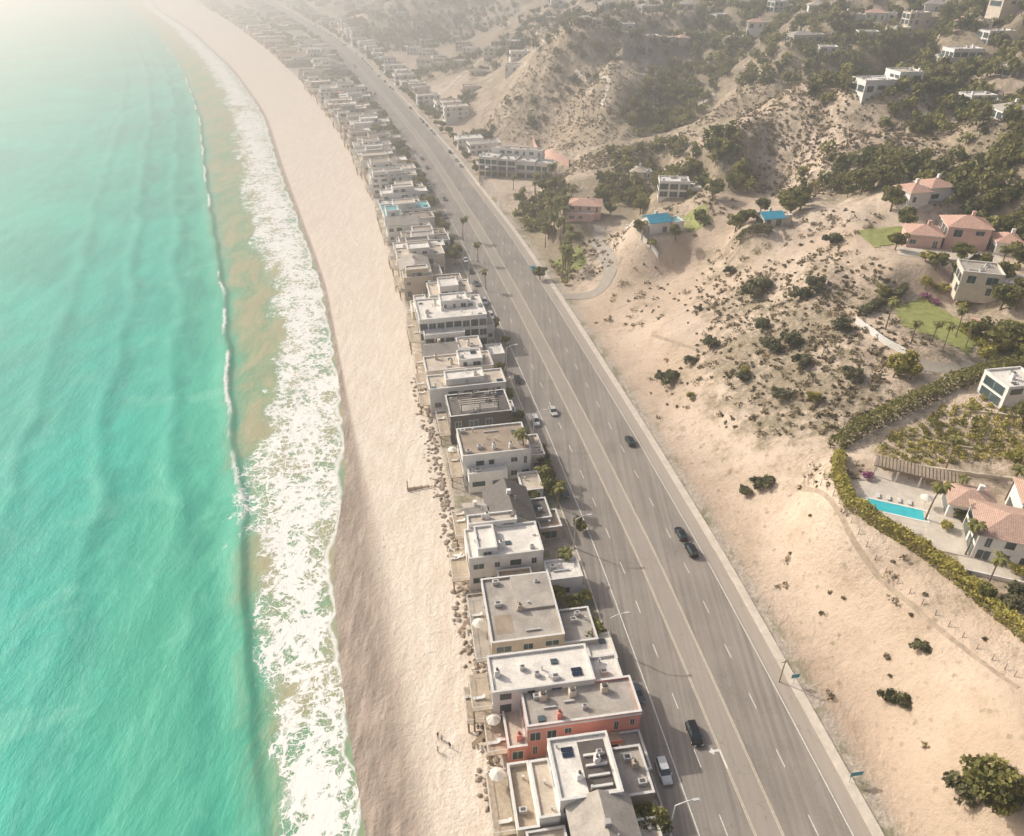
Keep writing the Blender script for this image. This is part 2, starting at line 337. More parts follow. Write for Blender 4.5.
Zs=SEA+ .8*np.exp(-(np.where(bd>0,bd/1.3,bd/3.4))**2)*sst(60,100,Yg)*(1-sst(500,900,Yg))*(.55+.8*np.clip(fbm(Yg/60,Yg*0,2,2)+.4,0,1))
for o_,a_ in((17,.4),(36,.4),(58,.3)): Zs+=a_*np.exp(-((bd+o_+fbm(Yg/40,Yg*0,2,14+o_)*5)/2.8)**2)*sst(80,150,Yg)
Zs+=fbm(Xg/9,Yg/22,3,9)*.3*sst(3,25,sxx-Xg)
gridmesh('sea',Xg[:,::-1],Yg[:,::-1],Zs[:,::-1],sea_mat(),{'ff':ff[:,::-1],'br':bd[:,::-1],'ds':(sxx-Xg)[:,::-1],'yn':(Yg/600)[:,::-1]})
# ---------------- road -----------------
def road_mat():
    m,g=newmat('asphalt'); t=g.attr('t').outputs['Fac']
    n=g.noise(g.pos,.08,5,.6); n2=g.noise(g.pos,2.5,4,.7)
    mp=g.n('ShaderNodeMapping',{'Vector':g.pos,'Rotation':(0,0,-.2),'Scale':(1.6,.03,1)}).outputs[0]; st=g.noise(mp,.8,4,.6)
    f=g.m('ADD',g.m('MULTIPLY',st,.5),g.m('ADD',g.m('MULTIPLY',n,.3),g.m('MULTIPLY',n2,.2)))
    c=g.mix(g.mr(f,.36,.64),(.225,.195,.168),(.35,.305,.26))
    e=g.mr(g.m('ABSOLUTE',g.m('SUBTRACT',t,.485)),.06,.075,.6,0); c=g.mix(e,c,(.40,.345,.29))
    e=g.mr(t,.9,.93,0,.7); c=g.mix(e,c,(.46,.39,.32)); 
    cr=g.n('ShaderNodeTexVoronoi',{'Vector':g.n('ShaderNodeVectorMath',{0:g.pos,1:g.n('ShaderNodeVectorMath',{0:g.n('ShaderNodeTexNoise',{'Vector':g.pos,'Scale':.4}).outputs['Color'],3:4.0},operation='SCALE').outputs[0]},operation='ADD').outputs[0],'Scale':.09},feature='DISTANCE_TO_EDGE').outputs[0]
    c=g.mix(g.mr(cr,.0,.008,.35,0),c,(.15,.13,.11))
    L(g,c,g.bs.inputs['Base Color']); g.bs.inputs['Roughness'].default_value=.85; g.bs.inputs['Specular IOR Level'].default_value=.2
    bp=g.n('ShaderNodeBump',{'Height':n2,'Strength':.3,'Distance':.05}); L(g,bp.outputs[0],g.bs.inputs['Normal']); return m
YR=np.exp(np.linspace(math.log(25),math.log(7000),500))
Yy=np.repeat(YR[:,None],9,1); tt=np.linspace(0,1,9)[None,:]; X=roadL(Yy)+(roadR(Yy)-roadL(Yy))*tt
gridmesh('highway_road',X,Yy,X*0,road_mat(),{'t':X*0+tt},False)
mw=simple('white_road_paint',(.78,.74,.66),var=.3,scale=2); my=simple('faded_centre_paint',(.70,.62,.46),var=.3,scale=2)
def fr(Y,f): return roadL(Y)+(roadR(Y)-roadL(Y))*f
mv,mf=[],[]
def dash(f,y0,y1,w,off=0.0):
    n=max(2,int((y1-y0)/8)+1); ys=np.linspace(y0,y1,n); k=len(mv)
    for y in ys:
        x=float(fr(y,f))+off; mv.extend([(x-w/2,y,.012),(x+w/2,y,.012)])
    for i in range(n-1): mf.append((k+2*i,k+2*i+1,k+2*i+3,k+2*i+2))
def flush(name,mat):
    global mv,mf
    me=bpy.data.meshes.new(name); me.from_pydata(mv,[],mf); me.materials.append(mat); ob=bpy.data.objects.new(name,me); sc.collection.objects.link(ob); mv,mf=[],[]
for f in (.135,.905):
    dash(f,26,1800,.18)
for f in (.275,.73):
    y=26
    while y<900: dash(f,y,y+3.2,.16); y+=11
flush('white_lane_markings',mw)
for f in (.415,.555):
    dash(f,26,1800,.13,-.13); dash(f,26,1800,.13,.13)
flush('centre_lane_markings',my)
ax,ay=W(722,756,0); a=tang(ay)
arr=[(-.12,-1.8),(.12,-1.8),(.12,.4),(.12,.8),(-.12,1.0),(-1.1,1.0),(-1.1,1.35),(-1.9,.8),(-1.1,.3),(-1.1,.65),(-.12,.65)]
mv=[(ax+math.cos(a)*x*1.0-math.sin(a)*y*1.3,ay+math.sin(a)*x*1.0+math.cos(a)*y*1.3,.016) for x,y in arr]; mf=[(0,1,2,10),(2,3,4,10),(10,4,5,9),(5,6,7,9),(7,8,9)]
flush('turn_arrow_marking',mw)
def kerb(name,base,a,b,z,mat):
    ys=YR[YR<2500]; c=roadR if base=='R' else roadL
    xs=[a,a,b,b]; zs=[-.1,z,z,-.1]; Yy=np.repeat(ys[:,None],4,1); X=c(Yy)+np.array(xs)[None,:]
    gridmesh(name,X,Yy,np.repeat(np.array(zs)[None,:],len(ys),0),mat,{},False)
kerb('pavement','R',.02,1.8,.14,M['conc']); kerb('kerb','L',-.35,-.02,.13,M['conc'])
# ---------------- building kit -----------------
class Bld:
    def __init__(s,name,x,y,z,rot):
        s.name=name; s.loc=(x,y,z); s.rot=rot; s.p={}
    def poly(s,part,mat,vs,fs):
        d=s.p.setdefault((part,mat),([],[])); k=len(d[0]); d[0].extend(vs); d[1].extend([tuple(i+k for i in f) for f in fs])
    def box(s,part,mat,x0,x1,y0,y1,z0,z1):
        s.poly(part,mat,[(x0,y0,z0),(x1,y0,z0),(x1,y1,z0),(x0,y1,z0),(x0,y0,z1),(x1,y0,z1),(x1,y1,z1),(x0,y1,z1)],[(3,2,1,0),(4,5,6,7),(0,1,5,4),(1,2,6,5),(2,3,7,6),(3,0,4,7)])
    def cyl(s,part,mat,x,y,z0,z1,r,n=8,r2=None):
        r2=r if r2 is None else r2; vs=[]
        for i in range(n): a=2*math.pi*i/n; vs.append((x+r*math.cos(a),y+r*math.sin(a),z0))
        for i in range(n): a=2*math.pi*i/n; vs.append((x+r2*math.cos(a),y+r2*math.sin(a),z1))
        s.poly(part,mat,vs,[(i,(i+1)%n,n+(i+1)%n,n+i) for i in range(n)]+[tuple(range(n,2*n))])
    def done(s):
        e=bpy.data.objects.new(s.name,None); e.location=s.loc; e.rotation_euler=(0,0,s.rot); e.empty_display_size=2; sc.collection.objects.link(e)
        for (part,mat),(v,f) in s.p.items():
            me=bpy.data.meshes.new(part); me.from_pydata(v,[],f); me.materials.append(M[mat]); o=bpy.data.objects.new(part,me); o.parent=e; sc.collection.objects.link(o)
        return e
def panel(b,face,v,a0,a1,z0,z1,pr,mat,part):
    x0,x1,y0,y1=v
    if face=='-y': b.box(part,mat,a0,a1,y0-pr,y0-.001,z0,z1)
    if face=='+y': b.box(part,mat,a0,a1,y1+.001,y1+pr,z0,z1)
    if face=='-x': b.box(part,mat,x0-pr,x0-.001,a0,a1,z0,z1)
    if face=='+x': b.box(part,mat,x1+.001,x1+pr,a0,a1,z0,z1)
def volume(b,x0,x1,y0,y1,z1,wall,roof,z0=-2,par=.45,wins=('-y','+x','-x','+y'),trim=None,detail=1,clutter=True,big=False):
    trim=trim or ('white' if wall not in('white',) else 'cream')
    b.box('walls',wall,x0,x1,y0,y1,z0,z1-.02)
    b.box('roof',roof,x0+.26,x1-.26,y0+.26,y1-.26,z1-.019,z1+.06)
    if par:
        p=.24; o=.04
        b.box('parapet',wall,x0-o,x1+o,y0-o,y0+p,z1-.018,z1+par); b.box('parapet',wall,x0-o,x1+o,y1-p,y1+o,z1-.018,z1+par)
        b.box('parapet',wall,x0-o,x0+p,y0+p+.003,y1-p-.003,z1-.018,z1+par); b.box('parapet',wall,x1-p,x1+o,y0+p+.003,y1-p-.003,z1-.018,z1+par)
        b.box('coping','frame',x0-.1,x1+.1,y0-.1,y0+.3,z1+par+.003,z1+par+.07); b.box('coping','frame',x0-.1,x1+.1,y1-.3,y1+.1,z1+par+.003,z1+par+.07)
        b.box('coping','frame',x0-.1,x0+.3,y0+.303,y1-.303,z1+par+.003,z1+par+.07); b.box('coping','frame',x1-.3,x1+.1,y0+.303,y1-.303,z1+par+.003,z1+par+.07)
    ns=max(1,int((z1+.3)/2.9)); sh=z1/ns
    for fc in wins:
        a,c=(x0,x1) if fc[1]=='y' else (y0,y1); Ln=c-a
        if Ln<2: continue
        sp=random.choice([2.6,3.2,3.8]); n=max(1,int((Ln-.6)/sp)); st=Ln/n
        for k in range(ns):
            zb=k*sh
            for i in range(n):
                if random.random()<.18 and not big: continue
                seaside=(fc=='-x') or big
                ww=st*(.78 if seaside else random.choice([.25,.4,.55,.62])); m_=a+st*(i+.5)
                zz0=zb+(.25 if seaside else random.choice([.9,1.1,.3])); zz1=zb+min(2.35,sh-.35)
                if zz1-zz0<.5: zz0=zz1-.8
                if k==0 and fc=='+x' and i==0:
                    panel(b,fc,(x0,x1,y0,y1),m_-.6,m_+.6,.02,2.15,.05,'door','door'); continue
                if k==0 and fc=='+x' and i==1:
                    panel(b,fc,(x0,x1,y0,y1),m_-min(1.3,st*.45),m_+min(1.3,st*.45),.02,2.2,.05,trim,'garage_door'); continue
                panel(b,fc,(x0,x1,y0,y1),m_-ww/2-.1,m_+ww/2+.1,zz0-.1,zz1+.1,.06,'frame' if wall!='white' else 'dark' if random.random()<.3 else 'frame','window_frames')
                h=ww/2
                panel(b,fc,(x0,x1,y0,y1),m_-h,m_-.04,zz0,zz1,.075,'glass','windows'); panel(b,fc,(x0,x1,y0,y1),m_+.04,m_+h,zz0,zz1,.075,'glass','windows')
    if clutter:
        A=(x1-x0)*(y1-y0)
        for i in range(int(A/17*detail)+1):
            cx=random.uniform(x0+1,x1-1) if x1-x0>2.2 else (x0+x1)/2; cy=random.uniform(y0+1,y1-1) if y1-y0>2.2 else (y0+y1)/2; k=random.random(); e=random.uniform(0,.02)
            zr=z1+.061
            if k<.3: s_=random.uniform(.4,.7); b.box('ac_unit','metal',cx-s_,cx+s_,cy-s_*.7,cy+s_*.7,zr+.1,zr+.9+e); b.box('ac_unit','dark',cx-s_*.6,cx+s_*.6,cy-s_*.4,cy+s_*.4,zr+.91+e,zr+.95+e)
            elif k<.6: b.cyl('vent','metal',cx,cy,zr,zr+.7,.14); b.cyl('vent','metal',cx,cy,zr+.72,zr+.9,.25)
            elif k<.74: b.box('skylight','glass',cx-.6,cx+.6,cy-.5,cy+.5,zr,zr+.25+e)
            elif k<.85: b.box('chimney',wall,cx-.45,cx+.45,cy-.4,cy+.4,zr,zr+1.5+e); b.cyl('chimney_pot','dark',cx,cy,zr+1.53,zr+1.9,.22)
            elif k<.94: 
                L2=random.uniform(1.5,4); x2=min(cx+L2,x1-.5); b.box('duct','metal',min(cx,x2-.4),x2,cy-.12,cy+.12,zr+.12,zr+.36+e)
            else:
                for j in range(2): b.box('solar_panels','solar',cx-.9,cx+.9,cy-.8+j*.9,cy-.05+j*.9,zr+.15,zr+.2)
def gable(b,x0,x1,y0,y1,z1,rh,wall,roof,axis='y',z0=-2,wins=('-y','+x','-x','+y')):
    volume(b,x0,x1,y0,y1,z1,wall,roof,z0,par=0,wins=wins,clutter=False)
    o=.5;t=.18; xm=(x0+x1)/2; ym=(y0+y1)/2
    if axis=='y':
        b.poly('gable_wall',wall,[(x0,y0,z1),(x1,y0,z1),(xm,y0,z1+rh),(x0,y1,z1),(x1,y1,z1),(xm,y1,z1+rh)],[(0,1,2),(5,4,3)])
        s=rh/((x1-x0)/2); zo=z1-o*s+.12
        for sg,xe in((-1,x0-o),(1,x1+o)):
            b.poly('roof',roof,[(xe,y0-o,zo),(xm,y0-o,z1+rh+.12),(xm,y1+o,z1+rh+.12),(xe,y1+o,zo),(xe,y0-o,zo-t),(xm,y0-o,z1+rh+.12-t),(xm,y1+o,z1+rh+.12-t),(xe,y1+o,zo-t)],[(0,1,2,3),(7,6,5,4),(0,4,5,1),(2,6,7,3),(0,3,7,4)])
    else:
        b.poly('gable_wall',wall,[(x0,y0,z1),(x0,y1,z1),(x0,ym,z1+rh),(x1,y0,z1),(x1,y1,z1),(x1,ym,z1+rh)],[(0,2,1),(3,4,5)])
        s=rh/((y1-y0)/2); zo=z1-o*s+.12
        for sg,ye in((-1,y0-o),(1,y1+o)):
            b.poly('roof',roof,[(x0-o,ye,zo),(x0-o,ym,z1+rh+.12),(x1+o,ym,z1+rh+.12),(x1+o,ye,zo),(x0-o,ye,zo-t),(x0-o,ym,z1+rh+.12-t),(x1+o,ym,z1+rh+.12-t),(x1+o,ye,zo-t)],[(0,1,2,3),(7,6,5,4),(0,4,5,1),(2,6,7,3),(0,3,7,4)])
    b.box('chimney',wall,xm-.4,xm+.5,ym+.5,ym+1.3,z1,z1+rh+1.0); b.cyl('vent','metal',xm+1.2,ym-.8,z1+rh*.3,z1+rh+.4,.12)
def hip(b,x0,x1,y0,y1,z1,rh,wall,roof,z0=-2,wins=('-y','+x','-x','+y')):
    volume(b,x0,x1,y0,y1,z1,wall,roof,z0,par=0,wins=wins,clutter=False)
    o=.6; X0,X1,Y0,Y1=x0-o,x1+o,y0-o,y1+o; w=min(X1-X0,Y1-Y0)/2; z=z1-.05
    if X1-X0>Y1-Y0: r=[(X0+w,(Y0+Y1)/2,z1+rh),(X1-w,(Y0+Y1)/2,z1+rh)]; fs=[(0,1,5,4),(2,3,4,5),(1,2,5),(3,0,4)]
    else: r=[((X0+X1)/2,Y0+w,z1+rh),((X0+X1)/2,Y1-w,z1+rh)]; fs=[(1,2,5,4),(3,0,4,5),(0,1,4),(2,3,5)]
    b.box('eaves','frame',X0+.05,X1-.05,Y0+.05,Y1-.05,z-.2,z-.01)
    b.poly('roof',roof,[(X0,Y0,z),(X1,Y0,z),(X1,Y1,z),(X0,Y1,z)]+r,fs)
    b.box('chimney',wall,(x0+x1)/2+1,(x0+x1)/2+1.9,(y0+y1)/2+.6,(y0+y1)/2+1.4,z1,z1+rh+.9)
def umbrella(b,x,y,z):
    b.cyl('umbrella_pole','wood',x,y,z,z+2.3,.04,6); n=8; vs=[(x,y,z+2.75)]+[(x+1.3*math.cos(2*math.pi*i/n),y+1.3*math.sin(2*math.pi*i/n),z+2.15) for i in range(n)]
    b.poly('umbrella_canopy','canvas',vs,[(0,i+1,(i+1)%n+1) for i in range(n)])
def deck(b,x0,x1,y0,y1,z,zg=-3.2,rail=True,mat='deck'):
    b.box('deck',mat,x0,x1,y0,y1,z-.2,z)
    nx=max(2,int((y1-y0)/3)+1)
    for i in range(nx):
        yy=y0+.2+(y1-y0-.4)*i/(nx-1); b.cyl('deck_piles','wood',x0+.25,yy,zg,z-.2,.16,6)
    if rail:
        for i in range(nx*2-1):
            yy=y0+.06+(y1-y0-.12)*i/(nx*2-2); b.box('railing','frame',x0+.02,x0+.1,yy-.03,yy+.03,z,z+1.0)
        b.box('railing','frame',x0,x0+.12,y0,y1,z+1.001,z+1.06)
        b.box('railing_glass','glass' if random.random()<.3 else 'frame',x0+.04,x0+.06,y0+.1,y1-.1,z+.35,z+.38)
        for yy in (y0,y1-.12): b.box('railing','frame',x0+.13,x1,yy,yy+.1,z+1.001,z+1.06)
    for i in range(random.randint(1,3)):
        cx=random.uniform(x0+.8,x1-.5); cy=random.uniform(y0+.8,y1-.8)
        b.box('lounger','frame',cx-.9,cx+.6,cy-.3,cy+.3,z+.25,z+.36); b.poly('lounger','frame',[(cx+.62,cy-.3,z+.3),(cx+1.1,cy-.3,z+.8),(cx+1.1,cy+.3,z+.8),(cx+.62,cy+.3,z+.3)],[(0,1,2,3)])
    if random.random()<.2 and x1-x0>2: umbrella(b,(x0+x1)/2,random.uniform(y0+1.3,y1-1.3),z)
def stairs(b,x,y,z0,z1,n=9):
    for i in range(n):
        b.box('beach_stairs','wood',x-(i+1)*.32,x-i*.32,y,y+1.1,z1-(z1-z0)*(i+1)/n,z1-(z1-z0)*(i+1)/n+.1)
def place(name,px,py,h):
    x,y=W(px,py,h); return Bld(name,x,y,0,tang(y))
def mk(name,px,py,h,w,d,wall,roof,extra=None,**kw):
    b=place(name,px,py,h); volume(b,-w/2,w/2,-d/2,d/2,h,wall,roof,**kw)
    if extra: extra(b,w,d,h)
    b.done(); return b
b=place('gable_beach_house',606,822,9); gable(b,-4.5,4.5,-7,4.2,7,2.2,'greyw','rgrey','y'); volume(b,5.2,8.5,-6,2,4,'cream','rtan'); volume(b,-11,-5.2,-7,3,3.4,'cream','rtan',detail=.5); deck(b,-15,-11.1,-7,3,1.5); b.done()
def ex(b,w,d,h):
    volume(b,-w/2-6.5,-w/2-3.2,-d/2-1,d/2-.5,3.2,'cream','deck',par=.9,detail=.8); volume(b,-w/2-3.15,-w/2-.05,-d/2-.6,d/2-1.5,5.2,'white','rtan',detail=.8); deck(b,-w/2-10,-w/2-6.6,-d/2,d/2,1.2)
    volume(b,w/2+.05,w/2+5.5,-d/2+1,d/2-1,4.6,'beige','rgrey',detail=1.4)
    b.box('roof_deck','dark',-w/2+4.5,w/2-.8,-d/2+.8,d/2-1,h+.065,h+.12)
    for i in range(4): b.box('roof_bench','frame',-w/2+5,w/2-1.2,-d/2+1.2+i*1.7,-d/2+1.55+i*1.7,h+.13,h+.5)
mk('white_beach_house',584,766,8,9.5,10,'white','rwhite',ex)
def ex(b,w,d,h):
    volume(b,-w/2-3.2,-w/2-.05,-d/2-.5,d/2,3.2,'coral','rtan',detail=.3); deck(b,-w/2-6.5,-w/2-3.3,-d/2,d/2,1.5); stairs(b,-w/2-6.6,0,-2,1.5)
    b.box('trim_band','white',-w/2-.12,w/2+.12,-d/2-.12,-d/2-.045,h-.35,h+.1)
    b.box('balcony','deck',-4,6,-d/2-2.2,-d/2-.13,3.3,3.45); b.box('balcony_rail','coral',-4,6,-d/2-2.35,-d/2-2.21,3.3,4.4)
    for cx in(-6,-1,4.5): b.box('chimney','cream',cx-.6,cx+.6,1,2,h+.07,h+1.5); b.box('chimney_cap','dark',cx-.4,cx+.4,1.2,1.8,h+1.51,h+1.8)
mk('coral_beach_house',580,702,7.5,19,7.0,'coral','rgrey',ex,trim='white')
def ex(b,w,d,h):
    volume(b,w/2+.05,w/2+5.5,-d/2+1,d/2-1,6,'white','rwhite'); deck(b,-w/2-3.5,-w/2-.1,-d/2,d/2,4.5); deck(b,-w/2-4.5,-w/2-.1,-d/2,d/2,1.2)
mk('white_beach_house',540,669,8.5,17.5,7.5,'white','rwhite',ex)
def ex(b,w,d,h):
    volume(b,w/2+.05,w/2+6.5,-d/2,-d/2+8,4,'greyw','rgrey'); volume(b,-3,4,d/2+.05,d/2+4,4.4,'beige','rbrown'); deck(b,-w/2-3,-w/2-.1,-d/2,d/2,2.2,mat='rgrey'); stairs(b,-w/2-3.1,2,-2,2.2)
    b.box('roof_step','rgrey',-1,w/2-.3,-1,d/2-.4,h+.061,h+.55); b.box('roof_patch','rbrown',-5.5,-2.2,-6,-1.5,h+.061,h+.085)
mk('grey_beach_house',521,607,6.6,13.5,16,'beige','rgrey',ex,detail=.4)
mk('small_white_house',563,570,4.6,7,5.5,'white','rwhite',trim='greyw')
def ex(b,w,d,h):
    volume(b,-w/2+1,w/2-4,d/2+.05,d/2+3,h+1.2,'white','rtan'); deck(b,-w/2-3.6,-w/2-.1,-d/2,d/2,2); volume(b,-w/2+2,-w/2+6,-d/2+1,d/2-1,h+1.4,'white','rwhite',z0=h,wins=('-y',),clutter=False)
mk('white_beach_house',503,541,7.6,15.5,9,'white','rwhite',ex)
b=place('gable_beach_house',508,497,9); gable(b,-4.5,5,-6,6,6.2,3.2,'white','rdark','y'); gable(b,-9.5,-5.2,-3,4,5,1.8,'white','rgrey','x'); volume(b,5.7,9.5,-3,4,3.8,'greyw','rdark'); deck(b,-12.5,-9.6,-4,5,2); b.done()
def ex(b,w,d,h):
    volume(b,-w/2+1,2,-d/2-3,-d/2-.05,4.6,'white','rwhite'); deck(b,-w/2-3,-w/2-.1,-d/2,d/2,2.2); volume(b,w/2+.05,w/2+4,-4,5,4.4,'cream','rtan')
mk('white_beach_house',493,440,8,17,12,'white','rbrown',ex)
def ex(b,w,d,h):
    deck(b,-w/2-3,-w/2-.1,-d/2,d/2,2.2); b.box('roof_deck','rgrey',-5,5,-3,3,h+.07,h+.14)
    for x in(-5,0,5):
        for y in(-3.5,3.5): b.box('pergola','dark',x-.1,x+.1,y-.1,y+.1,h+.07,h+2.4)
    for i in range(8): b.box('pergola','dark',-5.3,5.3,-3.6+i,-3.45+i,h+2.41,h+2.6)
mk('dark_beach_house',478,404,7.6,16.5,11,'dark','rdark',ex,trim='greyw')
mk('long_white_beach_house',466,380,6.6,22,8,'white','rtan',lambda b,w,d,h:(deck(b,-w/2-3,-w/2-.1,-d/2,d/2,2),volume(b,-6,5,-2,3,h+1.5,'white','rwhite',z0=h,wins=('-y',))))
mk('cream_beach_house',458,362,7,20,9,'cream','rtan',lambda b,w,d,h:(deck(b,-w/2-3,-w/2-.1,-d/2,d/2,2),volume(b,0,7,-3,3,h+1.9,'white','rwhite',z0=h,wins=('-y',))))
b=place('gable_beach_house',452,345,6); gable(b,-9,1,-4,4,5,2,'cream','rgrey','x'); volume(b,1.7,9,-4,4,6,'white','rtan'); deck(b,-12,-9.6,-4,4,2); b.done()
def ex(b,w,d,h):
    volume(b,-w/2+1,w/2-8,-d/2-4,-d/2-.05,7,'white','rwhite',big=True); deck(b,-w/2-3.5,-w/2-.1,-d/2,d/2,3.3); volume(b,w/2+.05,w/2+3,-5,5,5,'white','rgrey')
    volume(b,-3,6,0,6,h+2.2,'white','rwhite',z0=h,wins=('-y','+x'))
mk('large_white_beach_house',450,308,10.5,22,16,'white','rwhite',ex,big=True)
walls=['white']*6+['cream']*5+['beige']*3+['greyw']*1+['pinkw']; roofs=['rwhite']*4+['rtan']*7+['rgrey']*5+['rbrown']*3+['rdark']*2
y=W(450,308,10.5)[1]+9.0
nbh=0
while y<2300:
    d=random.uniform(8,14)*(1 if y<900 else 1.4); Y=y+d/2; fxx=float(front(Y)); lx=float(roadL(Y))-3.5; dep=max(10,lx-fxx)
    w=min(dep,random.uniform(.6,.95)*dep); w=min(w,30); h=random.choice([4.2,5,6,6.8,7.5,8.5]); wall=random.choice(walls); roof=random.choice(roofs)
    if nbh in(9,10): roof='rteal'; wall='white'
    cx=fxx+1+w/2 if random.random()<.6 else lx-w/2
    b=Bld(('white' if wall=='white' else {'cream':'cream','beige':'beige','greyw':'grey','dark':'dark','pinkw':'pink'}[wall])+'_beach_house',cx,Y,0,tang(Y)); dd=d-random.uniform(.6,2)
    dt=.8 if y<600 else .3
    r=random.random()
    if r<.33 and roof not in('rwhite','rteal'): gable(b,-w/2,w/2-w*.3,-dd/2,dd/2,h-1,2,wall,random.choice(['rgrey','rbrown','rdark','rpink','rgrey']),random.choice('xy')); volume(b,w/2-w*.3+.65,w/2,-dd/2+.5,dd/2-1,4,wall,random.choice(roofs),detail=dt)
    elif r<.65:
        s_=random.uniform(-.15,.2)*w; h2=random.choice([3.6,5,6.5]); volume(b,-w/2,s_,-dd/2,dd/2,h,wall,roof,detail=dt); volume(b,s_+.05,w/2,-dd/2+.6,dd/2-.5,h2,wall,random.choice(roofs),detail=dt)
        if random.random()<.5: volume(b,-w/2+1.2,s_-1.5,-dd/2+1.5,dd/2-1,h+2.4,wall,roof,z0=h,wins=('-y','+x'),clutter=False)
    else:
        volume(b,-w/2,w/2,-dd/2,dd/2,h,wall,roof,detail=dt)
        if w>14: volume(b,-w/4,w/5,-dd/3,dd/3,h+2.3,random.choice(['white',wall]),random.choice(roofs),z0=h,wins=('-y',),clutter=False)
    if y<700: deck(b,-w/2-random.uniform(1.5,3),-w/2-.08,-dd/2,dd/2,random.choice([.8,2,3]))
    b.done(); y+=d; nbh+=1
def addsmall(px,py,w,d,h,wall,roof): mk('garage',px,py,h,w,d,wall,roof,detail=.3)
for t in [(600,648,5,6,3,'cream','rwhite'),(633,752,4,7,2.9,'greyw','rgrey'),(548,520,5,6,3,'beige','rbrown'),(530,482,5,7,3.2,'white','rtan'),(505,408,5,6,3,'greyw','rgrey'),(495,350,5,7,3,'white','rwhite')]: addsmall(*t)
Y=430
while Y<2000:
    d=random.uniform(9,18); xr=float(roadR(Y))+random.uniform(13,22); 
    if random.random()<.8 and not(495<Y<540):
        w=random.uniform(10,20); z=hz(xr,Y); b=Bld('roadside_building',xr,Y,max(0,z-.5),tang(Y)); volume(b,-w/2,w/2,-d/2+1,d/2-1,random.choice([4,6,7,9]),random.choice(walls[:13]),random.choice(roofs),detail=.4,z0=-4); b.done()
    if random.random()<.7 and Y>560:
        x2=xr+random.uniform(28,90); z=hz(x2,Y); b=Bld('hillside_house',x2,Y,z,random.uniform(-.5,.5)); volume(b,-7,7,-5,5,random.choice([4,6]),random.choice(walls[:13]),random.choice(roofs),detail=.4,z0=-6); b.done()
    Y+=d
# ---------------- hillside villas -----------------
def V(name,px,py,rot=0): x,y,z=S(px,py); return Bld(name,x,y,z,rot)
b=V('terracotta_roof_villa',1006,546,-.35); hip(b,-7,7,-6,4,6,2.2,'white','rtile'); hip(b,-10,-2,5.3,12,3.6,1.6,'white','rtile'); hip(b,2,12,6,14,6.4,2,'white','rtile'); b.box('terrace','conc',-14,-7.2,-6,10,-.6,.12)
b.box('front_terrace','conc',-9,8,-10.5,-6.2,-2.5,.12); b.box('terrace_wall','white',-9.2,8.2,-10.8,-10.55,-3,.9); b.done()
b=V('pool_pavilion',918,482,-.45)
for i in range(26): b.box('trellis_roof','rbrown',-9+i*.7,-8.55+i*.7,-2.2,2.2,2.8,2.95)
for x in(-8.8,-4.4,0,4.4,8.8):
    for yy in(-2,2): b.box('trellis_posts','white',x-.15,x+.15,yy-.15,yy+.15,-1,2.6)
b.box('trellis_beam','wood',-9.2,9.4,-2.15,-1.9,2.61,2.79); b.box('trellis_beam','wood',-9.2,9.4,1.9,2.15,2.61,2.79); b.box('back_wall','cream',-9,9,2.3,2.6,-1,2.5); b.done()
b=V('swimming_pool',897,511,-.38); b.box('pool_deck','conc',-8.5,8.5,-3.8,4.5,-2,.12); b.box('pool_water','pool',-5.6,5.4,-1.7,1.6,.125,.16)
for x0,x1,y0,y1 in((-6,5.8,-2.1,-1.7),(-6,5.8,1.6,2.0),(-6,-5.6,-1.697,1.597),(5.4,5.8,-1.697,1.597)): b.box('pool_coping','white',x0,x1,y0,y1,.125,.22)
for i in range(4): b.box('lounger','frame',-4+i*2,-3.3+i*2,2.4,4,.35,.48)
umbrella(b,5,3.3,.12)
b.done()
b=V('pink_roof_villa',950,246,-.25); hip(b,-13,-3.8,-4,5,4,1.8,'pinkw','rpink'); hip(b,-2.5,9,-2,8,6.5,2.2,'pinkw','rpink'); hip(b,10.4,17,-5,3,4,1.6,'white','rpink'); b.box('forecourt','conc',-16,12,-12,-5.1,-1,.1); b.done()
b=V('grey_villa',985,292,-.3); volume(b,-8,2,-4,5,6,'cream','rgrey'); volume(b,2.05,9,-3,4,3.6,'white','rwhite'); b.done()
b=V('pink_roof_house',922,200,.2); hip(b,-8,-.8,-4,4,4,1.8,'white','rpink'); hip(b,.5,9,-2,6,4.5,1.8,'white','rpink'); b.done()
b=V('pink_house',584,216,-.1); hip(b,-7,7,-5,5,6,1.5,'pinkw','rpink'); volume(b,-7,4,-7.5,-5.1,3,'pinkw','rwhite',clutter=False); b.done()
b=V('blue_roof_house',660,230,.3); gable(b,-6,2,-3.5,3.5,4.4,1.8,'white','rblue','x'); volume(b,2.6,7.5,-4,2,3.5,'white','rteal'); volume(b,-9,-6.7,-3,2,3,'beige','rtan'); b.done()
b=V('white_hillside_house',677,195,-.1); volume(b,-8,4,-4,4,6,'white','rwhite',big=True); volume(b,4.05,9,-3,5,3.6,'white','rwhite'); b.done()
b=V('blue_roof_cottage',770,224,.2); gable(b,-4,3,-3,3,3,1.3,'cream','rblue','x'); volume(b,3.6,6.5,-2,2,2.8,'cream','rtan'); b.done()
b=V('white_modern_villa',957,66,.1); volume(b,-12,10,-5,5,3.6,'white','rwhite',big=True,z0=-3); volume(b,-6,8,-4,4.9,6.8,'white','rwhite',z0=3.6,big=True); b.done()
b=V('white_hilltop_villa',885,90,.15); volume(b,-12,2,-5,5,4,'white','rwhite',z0=-4); volume(b,2.05,12,-4,6,6.5,'white','rtan',z0=-4); b.done()
